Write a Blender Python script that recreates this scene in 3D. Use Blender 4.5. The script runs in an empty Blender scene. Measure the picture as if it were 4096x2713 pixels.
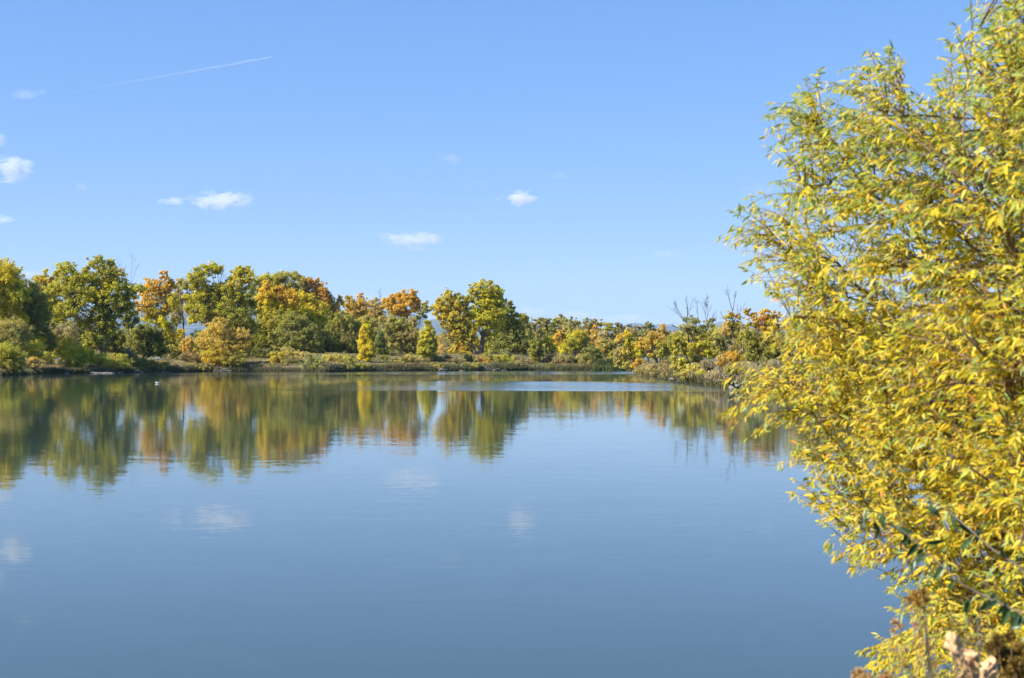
import bpy, math, random
import numpy as np
from mathutils import Vector
random.seed(7); rng = np.random.default_rng(11)
R = math.radians
scene = bpy.context.scene
COL = scene.collection

# ------------------------------------------------------------------ camera, sky, sun, exposure
HC = 2.5            # eye height above the water
F = 6085.0          # focal length in photograph pixels (4096 wide)
HY = 1436.0         # row of the true horizon in the photograph
CX = 2048.0
cam_d = bpy.data.cameras.new('camera'); cam = bpy.data.objects.new('camera', cam_d); COL.objects.link(cam)
cam.location = (0, 0, HC); cam.rotation_euler = (R(90), 0, 0)
cam_d.sensor_width = 23.5; cam_d.lens = F / 4096 * 23.5
cam_d.shift_y = (HY - 1356.5) / 4096
cam_d.clip_start = 0.05; cam_d.clip_end = 120000
cam_d.dof.use_dof = True; cam_d.dof.focus_distance = 260; cam_d.dof.aperture_fstop = 4.0
scene.camera = cam

SUN_EL, SUN_AZ = 38.0, 251.0     # azimuth clockwise from +Y (the view direction): sun to the left
sv = Vector((math.sin(R(SUN_AZ)) * math.cos(R(SUN_EL)), math.cos(R(SUN_AZ)) * math.cos(R(SUN_EL)), math.sin(R(SUN_EL))))
SKY_SAT, SKY_GAM, SKY_STR, SKY_TINT = 2.0, .40, .168, (.91, 1.055, 1.46, 1)
world = bpy.data.worlds.new('World'); scene.world = world; world.use_nodes = True
wn = world.node_tree.nodes; wl = world.node_tree.links
sky = wn.new('ShaderNodeTexSky'); sky.sky_type = 'NISHITA'; sky.sun_disc = False
sky.sun_elevation = R(SUN_EL); sky.sun_rotation = R(SUN_AZ); sky.altitude = 1600
sky.air_density = 1.0; sky.dust_density = 0.25; sky.ozone_density = 1.6
bg = wn['Background']; bg.inputs['Strength'].default_value = SKY_STR
hs = wn.new('ShaderNodeHueSaturation'); hs.inputs['Saturation'].default_value = SKY_SAT
gm = wn.new('ShaderNodeGamma'); gm.inputs[1].default_value = SKY_GAM
wl.new(sky.outputs[0], gm.inputs[0]); wl.new(gm.outputs[0], hs.inputs['Color']); tn = wn.new('ShaderNodeMixRGB'); tn.blend_type = 'MULTIPLY'; tn.inputs[0].default_value = 1; tn.inputs[2].default_value = SKY_TINT
wl.new(hs.outputs[0], tn.inputs[1]); wl.new(tn.outputs[0], bg.inputs['Color'])
sd = bpy.data.lights.new('sun', 'SUN'); sd.energy = 5.0; sd.angle = R(0.53); sd.color = (1.0, 0.94, 0.84)
so = bpy.data.objects.new('sun', sd); COL.objects.link(so); so.rotation_euler = (-sv).to_track_quat('-Z', 'Y').to_euler()
so.location = (-60, 0, 80)
vs = scene.view_settings; vs.view_transform = 'Standard'; vs.look = 'None'; vs.exposure = 1.0; vs.gamma = 1; vs.use_curve_mapping = False
scene.render.engine = 'CYCLES'
cy = scene.cycles; cy.max_bounces = 32; cy.diffuse_bounces = 3; cy.glossy_bounces = 3; cy.transmission_bounces = 3
cy.transparent_max_bounces = 8; cy.volume_bounces = 32; cy.use_denoising = True
cy.caustics_reflective = False; cy.caustics_refractive = False

# ------------------------------------------------------------------ helpers
def lin(c):
    c = np.asarray(c, float) / 255.0
    return np.where(c <= .04045, c / 12.92, ((c + .055) / 1.055) ** 2.4)

def W(px, py, d):                      # photograph pixel at a depth -> world point
    return np.array([(px - CX) / F * d, d, HC + (HY - py) / F * d])

def tag(o, label=None, cat=None, group=None, kind=None):
    if label: o['label'] = label
    if cat: o['category'] = cat
    if group: o['group'] = group
    if kind: o['kind'] = kind
    return o

def empty(name, loc, label, cat, group=None):
    o = bpy.data.objects.new(name, None); COL.objects.link(o); o.location = loc; o.empty_display_size = .2
    return tag(o, label, cat, group)

def quads_obj(name, V, Q, mat, parent=None, col=None, smooth=False, org=None):
    """one mesh object from numpy verts / quads (tris allowed as Q with 3 columns)"""
    V = np.asarray(V, np.float32)
    if org is not None: V = V - np.asarray(org, np.float32)
    Q = np.asarray(Q, np.int32); k = Q.shape[1]
    me = bpy.data.meshes.new(name)
    me.vertices.add(len(V)); me.vertices.foreach_set('co', V.ravel())
    me.loops.add(Q.size); me.loops.foreach_set('vertex_index', Q.ravel())
    me.polygons.add(len(Q)); me.polygons.foreach_set('loop_start', np.arange(0, Q.size, k, dtype=np.int32))
    if smooth: me.polygons.foreach_set('use_smooth', np.ones(len(Q), bool))
    me.update(calc_edges=True); me.validate()
    if col is not None:
        a = me.attributes.new('tint', 'FLOAT_COLOR', 'POINT')
        c = np.ones((len(V), 4), np.float32); c[:, :3] = col; a.data.foreach_set('color', c.ravel())
    me.materials.append(mat)
    o = bpy.data.objects.new(name, me); COL.objects.link(o)
    if parent is not None: o.parent = parent
    elif org is not None: o.location = org
    return o

class Tubes:
    def __init__(s): s.V = []; s.Q = []; s.n = 0
    def add(s, P, rad, sides=5):
        P = np.asarray(P, float); m = len(P); rad = np.broadcast_to(np.asarray(rad, float), (m,))
        T = np.gradient(P, axis=0); T /= np.linalg.norm(T, axis=1)[:, None] + 1e-9
        ref = np.array([0, 0, 1.]) if abs(T[0, 2]) < .8 else np.array([1., 0, 0])
        A = np.cross(T, ref); A /= np.linalg.norm(A, axis=1)[:, None] + 1e-9
        B = np.cross(T, A)
        a = np.arange(sides) / sides * 2 * math.pi
        ring = P[:, None] + rad[:, None, None] * (np.cos(a)[None, :, None] * A[:, None] + np.sin(a)[None, :, None] * B[:, None])
        s.V.append(ring.reshape(-1, 3))
        i = np.arange(m - 1)[:, None] * sides; j = np.arange(sides)[None]; j2 = (j + 1) % sides
        q = np.stack([i + j, i + j2, i + sides + j2, i + sides + j], -1).reshape(-1, 4) + s.n
        s.Q.append(q)
        cap = []
        if sides == 4: cap = [[0, 3, 2, 1], [(m-1)*4, (m-1)*4+1, (m-1)*4+2, (m-1)*4+3]]
        elif sides in (5, 6, 8):
            e = (m - 1) * sides
            for b, k in ((0, -1), (e, 1)):
                for t in range(1, sides - 1, 2): cap.append([b, b + t, b + t + 1, b + (t + 2) % sides][::k])
        if cap: s.Q.append(np.array(cap) + s.n)
        s.n += m * sides
    def obj(s, name, mat, parent=None, org=None, smooth=True):
        return quads_obj(name, np.concatenate(s.V), np.concatenate(s.Q), mat, parent, None, smooth, org)

def bez(a, b, c, n=6):
    t = np.linspace(0, 1, n)[:, None]
    return (1 - t) ** 2 * a + 2 * t * (1 - t) * b + t ** 2 * c

def rdir(n):
    v = rng.normal(size=(n, 3)); return v / np.linalg.norm(v, axis=1)[:, None]

# smooth value noise on the plane (numpy, for the terrain and tint patches)
_g = rng.random((64, 64))
def vnoise(x, y):
    xi = np.floor(x).astype(int); yi = np.floor(y).astype(int); fx = x - xi; fy = y - yi
    fx = fx * fx * (3 - 2 * fx); fy = fy * fy * (3 - 2 * fy)
    g = lambda a, b: _g[a % 64, b % 64]
    return (g(xi, yi) * (1 - fx) + g(xi + 1, yi) * fx) * (1 - fy) + (g(xi, yi + 1) * (1 - fx) + g(xi + 1, yi + 1) * fx) * fy
def fbm(x, y, o=4):
    return sum(vnoise(x * 2 ** k + 7.3 * k, y * 2 ** k + 3.1 * k) / 2 ** k for k in range(o)) / 1.9

# ------------------------------------------------------------------ materials
def new_mat(name):
    m = bpy.data.materials.new(name); m.use_nodes = True
    n = m.node_tree.nodes; n.clear(); out = n.new('ShaderNodeOutputMaterial')
    return m, n, m.node_tree.links, out

def leaf_mat(name, trans=.35, rough=.55, spec=.25):
    m, n, l, out = new_mat(name)
    at = n.new('ShaderNodeAttribute'); at.attribute_name = 'tint'
    p = n.new('ShaderNodeBsdfPrincipled'); p.inputs['Roughness'].default_value = rough
    p.inputs['Specular IOR Level'].default_value = spec
    t = n.new('ShaderNodeBsdfTranslucent')
    g = n.new('ShaderNodeGamma'); g.inputs[1].default_value = 1.0
    l.new(at.outputs['Color'], p.inputs['Base Color']); l.new(at.outputs['Color'], g.inputs[0]); l.new(g.outputs[0], t.inputs['Color'])
    mx = n.new('ShaderNodeMixShader'); mx.inputs[0].default_value = trans
    l.new(p.outputs[0], mx.inputs[1]); l.new(t.outputs[0], mx.inputs[2]); l.new(mx.outputs[0], out.inputs[0])
    return m

def bark_mat(name, c1, c2, scale=6.0, stretch=.25):
    m, n, l, out = new_mat(name)
    tc = n.new('ShaderNodeTexCoord'); mp = n.new('ShaderNodeMapping'); mp.inputs['Scale'].default_value = (1, 1, stretch)
    nz = n.new('ShaderNodeTexNoise'); nz.inputs['Scale'].default_value = scale; nz.inputs['Detail'].default_value = 6
    cr = n.new('ShaderNodeValToRGB'); cr.color_ramp.elements[0].position = .3; cr.color_ramp.elements[1].position = .7
    cr.color_ramp.elements[0].color = (*c1, 1); cr.color_ramp.elements[1].color = (*c2, 1)
    p = n.new('ShaderNodeBsdfPrincipled'); p.inputs['Roughness'].default_value = .9; p.inputs['Specular IOR Level'].default_value = .2
    b = n.new('ShaderNodeBump'); b.inputs['Strength'].default_value = .6; b.inputs['Distance'].default_value = .02
    l.new(tc.outputs['Object'], mp.inputs[0]); l.new(mp.outputs[0], nz.inputs[0]); l.new(nz.outputs[0], cr.inputs[0])
    l.new(cr.outputs[0], p.inputs['Base Color']); l.new(nz.outputs[0], b.inputs['Height']); l.new(b.outputs[0], p.inputs['Normal'])
    l.new(p.outputs[0], out.inputs[0])
    return m

M_LEAF = leaf_mat('autumn_leaf', .55, .6, .2)
M_WILLOW = leaf_mat('willow_leaf', .5, .5, .22)
M_BROAD = leaf_mat('broad_leaf', .2, .35, .5)
M_GRASS = leaf_mat('grass_blade', .3, .7, .15)
M_BARK = bark_mat('cottonwood_bark', (.07, .06, .05), (.19, .16, .13))
M_DEAD = bark_mat('dead_wood', (.14, .125, .11), (.34, .31, .27))
M_PALE = bark_mat('weathered_wood', (.22, .2, .17), (.46, .42, .36), 9)
M_TWIG = bark_mat('willow_twig', (.13, .075, .045), (.27, .17, .10), 20)

# ------------------------------------------------------------------ shoreline and terrain
SH = [(-60, 232), (0, 227), (100, 246), (200, 259), (400, 266), (560, 280), (650, 287), (800, 301), (1000, 303), (1200, 300), (1300, 289), (1500, 307),
      (1700, 312), (1900, 317), (2200, 325), (2350, 321), (2500, 317), (2540, 300), (2551, 258), (2600, 228), (2650, 205), (2700, 163),
      (2800, 146), (2960, 122), (3030, 116), (3200, 106), (3500, 84), (3800, 60), (4096, 42)]
def shore_depth(px): return np.interp(px, [a for a, _ in SH], [b for _, b in SH])
_th = [math.atan((a - CX) / F) for a, _ in SH]; _rr = [d / math.cos(t) for (_, d), t in zip(SH, _th)]
_th = [R(-180), R(-110), R(-90), R(-75), R(-55), R(-38), R(-27)] + _th + [R(20.5), R(22), R(23.3), R(30), R(45), R(70), R(110), R(180)]
_rr = [4, 4, 6, 22, 95, 170, 215] + _rr + [30, 15, 7.0, 5.6, 4.6, 4.2, 4, 4]
BK = [(-180, .9, 3), (-60, 1.2, 8), (-20, 1.3, 18), (-14, 1.4, 18), (-12.5, 2.6, 20), (-10, 3.3, 22), (0, 3.45, 22), (2, 3.0, 20), (4.3, 2.6, 16), (5, 1.7, 12), (12, 1.6, 10), (18, 1.4, 8), (23, .9, 3), (180, .9, 3)]
def shoreR(th): return np.interp(th, _th, _rr)
def ground_z(x, y):
    x = np.asarray(x, float); y = np.asarray(y, float)
    th = np.arctan2(x, y); s = np.hypot(x, y) - shoreR(th)
    H = np.interp(np.degrees(th), [b[0] for b in BK], [b[1] for b in BK]); w = np.interp(np.degrees(th), [b[0] for b in BK], [b[2] for b in BK])
    t = np.clip(s / w, 0, 1); z = H * (.35 * np.clip(s / 1.6, 0, 1) + .65 * t * t * (3 - 2 * t))
    z = z + (fbm(x * .13, y * .13) - .5) * .55 * np.clip(s / 3, 0, 1) * np.clip(H / 2, 0, 1)
    z = z - .25 * np.clip(-s / .5, 0, 1) - 1.4 * np.clip(-s / 8, 0, 1)
    return z + .02

def build_ground():
    th = np.concatenate([np.radians(np.arange(-180, -24, 3.)), np.radians(np.arange(-24, 26, .11)), np.radians(np.arange(26, 180.1, 3.))])
    s = np.concatenate([[-400, -150, -60, -25, -12, -8, -5, -3, -2, -1.2, -.6, -.25, 0, .2, .5, .9, 1.3, 1.7, 2.3], np.arange(3, 32, 1.1), [35, 40, 50, 65, 90, 140, 250, 500, 1200, 3500, 9000, 21000]])
    RR = shoreR(th)[:, None]; S = s[None]
    r = np.where(S < 0, RR * np.exp(S / RR), RR + S)
    X = r * np.sin(th)[:, None]; Y = r * np.cos(th)[:, None]; Z = ground_z(X, Y)
    n, m = X.shape
    V = np.stack([X, Y, Z], -1).reshape(-1, 3)
    i = np.arange(n - 1)[:, None] * m; j = np.arange(m - 1)[None]
    Q = np.stack([i + j, i + j + 1, i + m + j + 1, i + m + j], -1).reshape(-1, 4)
    m_, nn, l, out = new_mat('bank_soil')
    tc = nn.new('ShaderNodeTexCoord')
    n1 = nn.new('ShaderNodeTexNoise'); n1.inputs['Scale'].default_value = .12; n1.inputs['Detail'].default_value = 8
    n2 = nn.new('ShaderNodeTexNoise'); n2.inputs['Scale'].default_value = 1.6; n2.inputs['Detail'].default_value = 8
    cr = nn.new('ShaderNodeValToRGB'); e = cr.color_ramp.elements
    e[0].position = .33; e[0].color = (.10, .11, .05, 1); e[1].position = .68; e[1].color = (.24, .19, .115, 1)
    k = e.new(.5); k.color = (.18, .17, .085, 1)
    mx = nn.new('ShaderNodeMixRGB'); mx.blend_type = 'MULTIPLY'; mx.inputs[0].default_value = .8
    c2 = nn.new('ShaderNodeValToRGB'); c2.color_ramp.elements[0].color = (.55, .5, .45, 1); c2.color_ramp.elements[1].color = (1.25, 1.2, 1.1, 1)
    p = nn.new('ShaderNodeBsdfPrincipled'); p.inputs['Roughness'].default_value = .95; p.inputs['Specular IOR Level'].default_value = .1
    b = nn.new('ShaderNodeBump'); b.inputs['Strength'].default_value = .8; b.inputs['Distance'].default_value = .3
    for z in (n1, n2): l.new(tc.outputs['Object'], z.inputs[0])
    l.new(n1.outputs[0], cr.inputs[0]); l.new(n2.outputs[0], c2.inputs[0]); l.new(cr.outputs[0], mx.inputs[1]); l.new(c2.outputs[0], mx.inputs[2])
    sx = nn.new('ShaderNodeSeparateXYZ'); l.new(tc.outputs['Object'], sx.inputs[0])
    wet = nn.new('ShaderNodeMath'); wet.operation = 'MULTIPLY_ADD'; l.new(n2.outputs[0], wet.inputs[0]); wet.inputs[1].default_value = -.7; l.new(sx.outputs[2], wet.inputs[2])
    wr = nn.new('ShaderNodeMapRange'); wr.inputs[1].default_value = .15; wr.inputs[2].default_value = .65; wr.inputs[3].default_value = 1; wr.inputs[4].default_value = 0; l.new(wet.outputs[0], wr.inputs[0])
    mud = nn.new('ShaderNodeMixRGB'); mud.inputs[2].default_value = (.045, .036, .026, 1); l.new(wr.outputs[0], mud.inputs[0]); l.new(mx.outputs[0], mud.inputs[1])
    l.new(mud.outputs[0], p.inputs['Base Color']); l.new(n2.outputs[0], b.inputs['Height']); l.new(b.outputs[0], p.inputs['Normal']); l.new(p.outputs[0], out.inputs[0])
    o = quads_obj('ground', V, Q[:, ::-1], m_, smooth=True); tag(o, 'sandy brown lake bank and flat land beyond the water', kind='structure')
build_ground()

def build_water():
    m, n, l, out = new_mat('lake_water')
    geo = n.new('ShaderNodeNewGeometry')
    def mapping(sx, sy, scale, detail=3, rough=.55):
        mp = n.new('ShaderNodeMapping'); mp.inputs['Scale'].default_value = (sx, sy, 1)
        l.new(geo.outputs['Position'], mp.inputs[0])
        z = n.new('ShaderNodeTexNoise'); z.inputs['Scale'].default_value = scale; z.inputs['Detail'].default_value = detail; z.inputs['Roughness'].default_value = rough
        l.new(mp.outputs[0], z.inputs[0]); return z
    def math_(op, a, b=None, c=None, clamp=False):
        z = n.new('ShaderNodeMath'); z.operation = op; z.use_clamp = clamp
        for i, v in enumerate((a, b, c)):
            if v is None: continue
            if isinstance(v, (int, float)): z.inputs[i].default_value = v
            else: l.new(v, z.inputs[i])
        return z.outputs[0]
    def smooth(v, a, b):
        z = n.new('ShaderNodeMapRange'); z.interpolation_type = 'SMOOTHSTEP'; z.inputs[1].default_value = a; z.inputs[2].default_value = b
        l.new(v, z.inputs[0]); return z.outputs[0]
    sep = n.new('ShaderNodeSeparateXYZ'); l.new(geo.outputs['Position'], sep.inputs[0])
    X, Y = sep.outputs[0], sep.outputs[1]
    # wind-ruffled lanes on the far water (real places on the lake)
    wob = mapping(.02, .05, 1.0, 4).outputs[0]
    Yw = math_('ADD', Y, math_('MULTIPLY', math_('SUBTRACT', wob, .5), 38.0))
    lane1 = math_('MULTIPLY', smooth(Yw, LANE1[0], LANE1[0] + 9), smooth(Yw, LANE1[1], LANE1[1] - 14))
    lane1 = math_('MULTIPLY', lane1, math_('MULTIPLY', smooth(X, -26, 4), 1.0))
    lane2 = math_('MULTIPLY', smooth(Yw, LANE2[0], LANE2[0] + 18), smooth(X, -75, -5))
    brk = smooth(mapping(.06, .3, 1.0, 5, .65).outputs[0], .36, .56)
    lane = math_('MULTIPLY', math_('MAXIMUM', lane1, lane2), math_('MULTIPLY_ADD', brk, .75, .25))
    patch = smooth(mapping(.012, .035, 1.0, 3).outputs[0], .35, .62)
    calm = math_('MULTIPLY_ADD', patch, .6, .55)
    # ripples: two sizes, crests lying across the view
    def ripple(sx, sy, amp):
        z = mapping(sx, sy, 1.0, 3)
        s2 = n.new('ShaderNodeSeparateColor'); l.new(z.outputs['Color'], s2.inputs[0])
        return math_('MULTIPLY', math_('SUBTRACT', s2.outputs[0], .5), amp * .5), math_('MULTIPLY', math_('SUBTRACT', s2.outputs[1], .5), amp)
    ax, ay = ripple(1.1, 3.2, RIP[0]); bx, by = ripple(5, 11, RIP[1]); cx_, cy_ = ripple(.18, .5, RIP[2])
    gain = math_('MULTIPLY_ADD', lane, LANEGAIN, calm)
    nx = math_('MULTIPLY', math_('ADD', math_('ADD', ax, bx), cx_), gain); ny = math_('MULTIPLY', math_('ADD', math_('ADD', ay, by), cy_), gain)
    ny = math_('SUBTRACT', ny, math_('MULTIPLY', lane, LANETILT))
    cb = n.new('ShaderNodeCombineXYZ'); l.new(nx, cb.inputs[0]); l.new(ny, cb.inputs[1]); cb.inputs[2].default_value = 1
    nv = n.new('ShaderNodeVectorMath'); nv.operation = 'NORMALIZE'; l.new(cb.outputs[0], nv.inputs[0])
    p = n.new('ShaderNodeBsdfPrincipled'); p.inputs['Base Color'].default_value = WATER_COL
    p.inputs['Roughness'].default_value = .03; p.inputs['IOR'].default_value = 1.333
    l.new(nv.outputs[0], p.inputs['Normal']); l.new(math_('MULTIPLY_ADD', lane, .10, .035), p.inputs['Roughness'])
    l.new(p.outputs[0], out.inputs[0])
    V = np.array([(-340, -25, 0), (340, -25, 0), (340, 400, 0), (-340, 400, 0)], float)
    o = quads_obj('water', V, [[0, 1, 2, 3]], m); tag(o, 'calm blue lake water with soft ripples', kind='structure')
LANE1 = (112, 172); LANE2 = (238, 0); RIP = (.013, .017, .005); LANEGAIN = 5.0; LANETILT = .03; WATER_COL = (.034, .058, .046, 1)
build_water()

# ------------------------------------------------------------------ hills far off, and the air before them
def build_hills():
    xs = np.array([-6000, -4200, -2500, -1200, -400, 0, 300, 620, 740, 900, 1200, 1450, 1600, 1680, 1708, 1742, 1780, 1900, 2050, 2115, 2140, 2300, 2440, 2500, 2530, 2577, 2610, 2644, 2690, 2760, 2830, 2885, 2905, 3000, 3200, 3600, 4200, 5200, 7000, 9500])
    ys = np.array([1300, 1250, 1270, 1235, 1255, 1240, 1225, 1205, 1222, 1245, 1230, 1250, 1240, 1264, 1282, 1274, 1290, 1262, 1268, 1279, 1296, 1310, 1312, 1302, 1292, 1296, 1304, 1294, 1303, 1310, 1300, 1286, 1288, 1300, 1290, 1310, 1280, 1300, 1270, 1310])
    D0 = 17500.
    px = np.linspace(-6000, 9500, 640); prof = np.interp(px, xs, ys)
    rows = 26; V = []
    for k in range(rows):
        t = k / (rows - 1); d = D0 - 3800 * (1 - t)
        x = (px - CX) / F * D0
        h = (HY - prof) / F * D0
        rid = np.abs(fbm(x / 700 + 3, np.full_like(x, d / 900), 5) - .5) * 2
        z = h * (t ** .85) * (1 - .35 * (1 - t) * rid) + (fbm(x / 300, np.full_like(x, d / 300), 4) - .5) * 50 * math.sin(math.pi * min(1, t * 1.0)) * .9 + 2
        z += (vnoise(x / 60, np.full_like(x, 3.)) - .5) * 12 * t
        V.append(np.stack([x, np.full_like(x, d), z], -1))
    V.append(np.stack([x, np.full_like(x, D0 + 1400), np.full_like(x, -5)], -1)); rows += 1
    V = np.concatenate(V); m = len(px)
    i = np.arange(rows - 1)[:, None] * m; j = np.arange(m - 1)[None]
    Q = np.stack([i + j, i + j + 1, i + m + j + 1, i + m + j], -1).reshape(-1, 4)
    mt, n, l, out = new_mat('wooded_hill')
    tc = n.new('ShaderNodeTexCoord'); z = n.new('ShaderNodeTexNoise'); z.inputs['Scale'].default_value = .006; z.inputs['Detail'].default_value = 8
    cr = n.new('ShaderNodeValToRGB'); cr.color_ramp.elements[0].position = .4; cr.color_ramp.elements[1].position = .62
    cr.color_ramp.elements[0].color = (.03, .045, .035, 1); cr.color_ramp.elements[1].color = (.16, .14, .1, 1)
    p = n.new('ShaderNodeBsdfPrincipled'); p.inputs['Roughness'].default_value = 1; p.inputs['Specular IOR Level'].default_value = 0
    l.new(tc.outputs['Object'], z.inputs[0]); l.new(z.outputs[0], cr.inputs[0]); l.new(cr.outputs[0], p.inputs['Base Color']); l.new(p.outputs[0], out.inputs[0])
    o = quads_obj('hills', V, Q, mt, smooth=True); tag(o, 'blue foothills far beyond the trees', kind='structure')
build_hills()

def build_haze():
    x, y0, y1, z0, z1 = 14500, -400, 19400, -3, 640
    V = [(-x, y0, z0), (x, y0, z0), (x, y1, z0), (-x, y1, z0), (-x, y0, z1), (x, y0, z1), (x, y1, z1), (-x, y1, z1)]
    Q = [[0, 3, 2, 1], [4, 5, 6, 7], [0, 1, 5, 4], [1, 2, 6, 5], [2, 3, 7, 6], [3, 0, 4, 7]]
    m, n, l, out = new_mat('air_haze')
    v = n.new('ShaderNodeVolumePrincipled'); v.inputs['Color'].default_value = HAZE_COL; v.inputs['Density'].default_value = HAZE
    v.inputs['Anisotropy'].default_value = 0
    l.new(v.outputs[0], out.inputs['Volume'])
    o = quads_obj('haze', V, Q, m); tag(o, 'thin blue air between the lake and the far hills', kind='stuff')
HAZE = 3.5e-5; HAZE_COL = (.45, .68, 1.0, 1)
build_haze()

# ------------------------------------------------------------------ clouds (real volumes, 15 to 35 km off)
def cloud_mat():
    m, n, l, out = new_mat('cloud_vapour')
    tc = n.new('ShaderNodeTexCoord'); geo = n.new('ShaderNodeNewGeometry'); oi = n.new('ShaderNodeObjectInfo')
    def mth(op, a, b, clamp=False):
        z = n.new('ShaderNodeMath'); z.operation = op; z.use_clamp = clamp
        for i, v in enumerate((a, b)):
            if isinstance(v, (int, float)): z.inputs[i].default_value = v
            else: l.new(v, z.inputs[i])
        return z.outputs[0]
    mp = n.new('ShaderNodeMapping'); mp.inputs['Scale'].default_value = (1 / 260., 1 / 420., 1 / 130.); l.new(geo.outputs['Position'], mp.inputs[0])
    nz = n.new('ShaderNodeTexNoise'); nz.inputs['Scale'].default_value = 1; nz.inputs['Detail'].default_value = 5; nz.inputs['Roughness'].default_value = .6
    nz.inputs['Distortion'].default_value = .6
    l.new(mp.outputs[0], nz.inputs[0])
    ln = n.new('ShaderNodeVectorMath'); ln.operation = 'LENGTH'; l.new(tc.outputs['Object'], ln.inputs[0])
    body = mth('SUBTRACT', .95, ln.outputs['Value'])
    d = mth('ADD', mth('MULTIPLY', body, 1.15), mth('MULTIPLY', mth('SUBTRACT', nz.outputs[0], .54), 2.8))
    d = mth('MULTIPLY', d, mth('GREATER_THAN', body, 0.0))
    mr = n.new('ShaderNodeMapRange'); mr.inputs[1].default_value = .12; mr.inputs[2].default_value = .8; l.new(d, mr.inputs[0])
    dd = mth('MULTIPLY', mr.outputs[0], oi.outputs['Alpha'])
    edge = n.new('ShaderNodeMapRange'); edge.inputs[1].default_value = 0; edge.inputs[2].default_value = .25; l.new(body, edge.inputs[0])
    dd = mth('MULTIPLY', dd, edge.outputs[0])
    v = n.new('ShaderNodeVolumePrincipled'); v.inputs['Color'].default_value = (.985, .985, .985, 1); v.inputs['Anisotropy'].default_value = .15
    l.new(dd, v.inputs['Density']); l.new(v.outputs[0], out.inputs['Volume'])
    return m
M_CLOUD = cloud_mat()
def ico():
    import bmesh
    bm = bmesh.new(); bmesh.ops.create_icosphere(bm, subdivisions=3, radius=1)
    me = bpy.data.meshes.new('cloud'); bm.to_mesh(me); bm.free(); me.materials.append(M_CLOUD); return me
CL_ME = ico()
K = 1.7305
CLOUDS = [   # x, y, half width, half height in the 2367-wide view, density, label
    (512, 463, 84, 25, .0085, 'bright white flat-bottomed cloud, larger of the pair above the left trees'),
    (399, 468, 38, 14, .007, 'small white cloud just left of the larger flat-bottomed one'),
    (1200, 458, 42, 26, .011, 'compact puffy white cloud alone in the middle of the sky'),
    (1148, 463, 24, 7, .0015, 'thin wisp trailing left of the compact puffy cloud'),
    (950, 553, 92, 19, .007, 'long white cloud low above the orange round-topped tree'),
    (962, 576, 60, 9, .0018, 'thin broken strip of cloud right under the long low one'),
    (1040, 369, 46, 17, .0015, 'faint small cloud above the puffy one, high in the middle sky'),
    (1288, 405, 36, 11, .0008, 'very faint wisp of cloud to the upper right of the puffy cloud'),
    (1541, 587, 42, 12, .0014, 'small faint cloud low in the sky above the bare-topped trees'),
    (1758, 438, 52, 17, .0014, 'pale cloud touching the yellow willow leaves'),
    (24, 390, 56, 36, .010, 'big white cloud cut by the left edge of the photo'),
    (2, 321, 18, 20, .006, 'small cloud at the left edge above the big white one'),
    (8, 509, 28, 15, .007, 'small white cloud at the left edge below the big one'),
    (70, 218, 54, 17, .0018, 'pale ragged cloud at the tail of the vapour trail'),
    (188, 432, 24, 13, .0013, 'tiny faint cloud between the left edge and the flat-bottomed pair'),
    (2225, 335, 60, 34, .006, 'white cloud glimpsed through the willow leaves'),
    (66, 636, 44, 16, .004, 'pinkish low cloud behind the left treetops'),
    (850, 688, 62, 11, .004, 'low pale cloud behind the tan treetops'),
    (988, 706, 30, 14, .004, 'low pale cloud right of the orange round-topped tree'),
    (1222, 722, 48, 14, .005, 'low cloud just right of the big cottonwood'),
    (1330, 730, 62, 14, .0045, 'low hazy cloud above the far green trees'),
    (1450, 738, 70, 15, .0045, 'low hazy cloud above the far blue hills'),
]
for i, (x, y, hw, hh, dens, lab) in enumerate(CLOUDS):
    el = (HY / K - y) / (F / K)
    D = min(2600 / el, 33000.)
    o = bpy.data.objects.new('cloud', CL_ME); COL.objects.link(o)
    o.location = W(x * K, y * K, D); s = D / (F / K)
    o.scale = (hw * s * 1.25, hw * s * .85, hh * s * 1.2); o.color = (1, 1, 1, dens * 250 / (hw * s * .8 + 250))
    tag(o, lab, 'cloud', 'clouds in the blue sky')

def build_contrail():
    a = W(120 * K, 221 * K, 52000); b = W(640 * K, 130 * K, 45000)
    tb = Tubes(); n = 40; t = np.linspace(0, 1, n)[:, None]
    rad = 62 * np.interp(t[:, 0], [0, .5, .97, 1], [.9, .75, .5, .05]) * (1 + .25 * (rng.random(n) - .5))
    c = (a + b) / 2
    P = a + (b - a) * t; P[:, 2] += (vnoise(t[:, 0] * 30, t[:, 0] * 0) - .5) * 30
    tb.add(P, rad, 8)
    m, nn, l, out = new_mat('vapour_trail')
    tc = nn.new('ShaderNodeTexCoord'); sp = nn.new('ShaderNodeSeparateXYZ'); l.new(tc.outputs['Generated'], sp.inputs[0])
    mr = nn.new('ShaderNodeValToRGB'); e = mr.color_ramp.elements; e[0].color = (0, 0, 0, 1); e[1].color = (1, 1, 1, 1)
    k = e.new(.5); k.color = (.2, .2, .2, 1); l.new(sp.outputs[0], mr.inputs[0])
    mu = nn.new('ShaderNodeMath'); mu.operation = 'MULTIPLY'; mu.inputs[1].default_value = .0024; l.new(mr.outputs[0], mu.inputs[0])
    v = nn.new('ShaderNodeVolumePrincipled'); v.inputs['Color'].default_value = (.98, .98, .98, 1); l.new(mu.outputs[0], v.inputs['Density']); l.new(v.outputs[0], out.inputs['Volume'])
    o = tb.obj('vapour_trail', m, org=c); tag(o, 'thin white aeroplane vapour trail slanting across the upper sky', 'vapour trail')
build_contrail()

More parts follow.
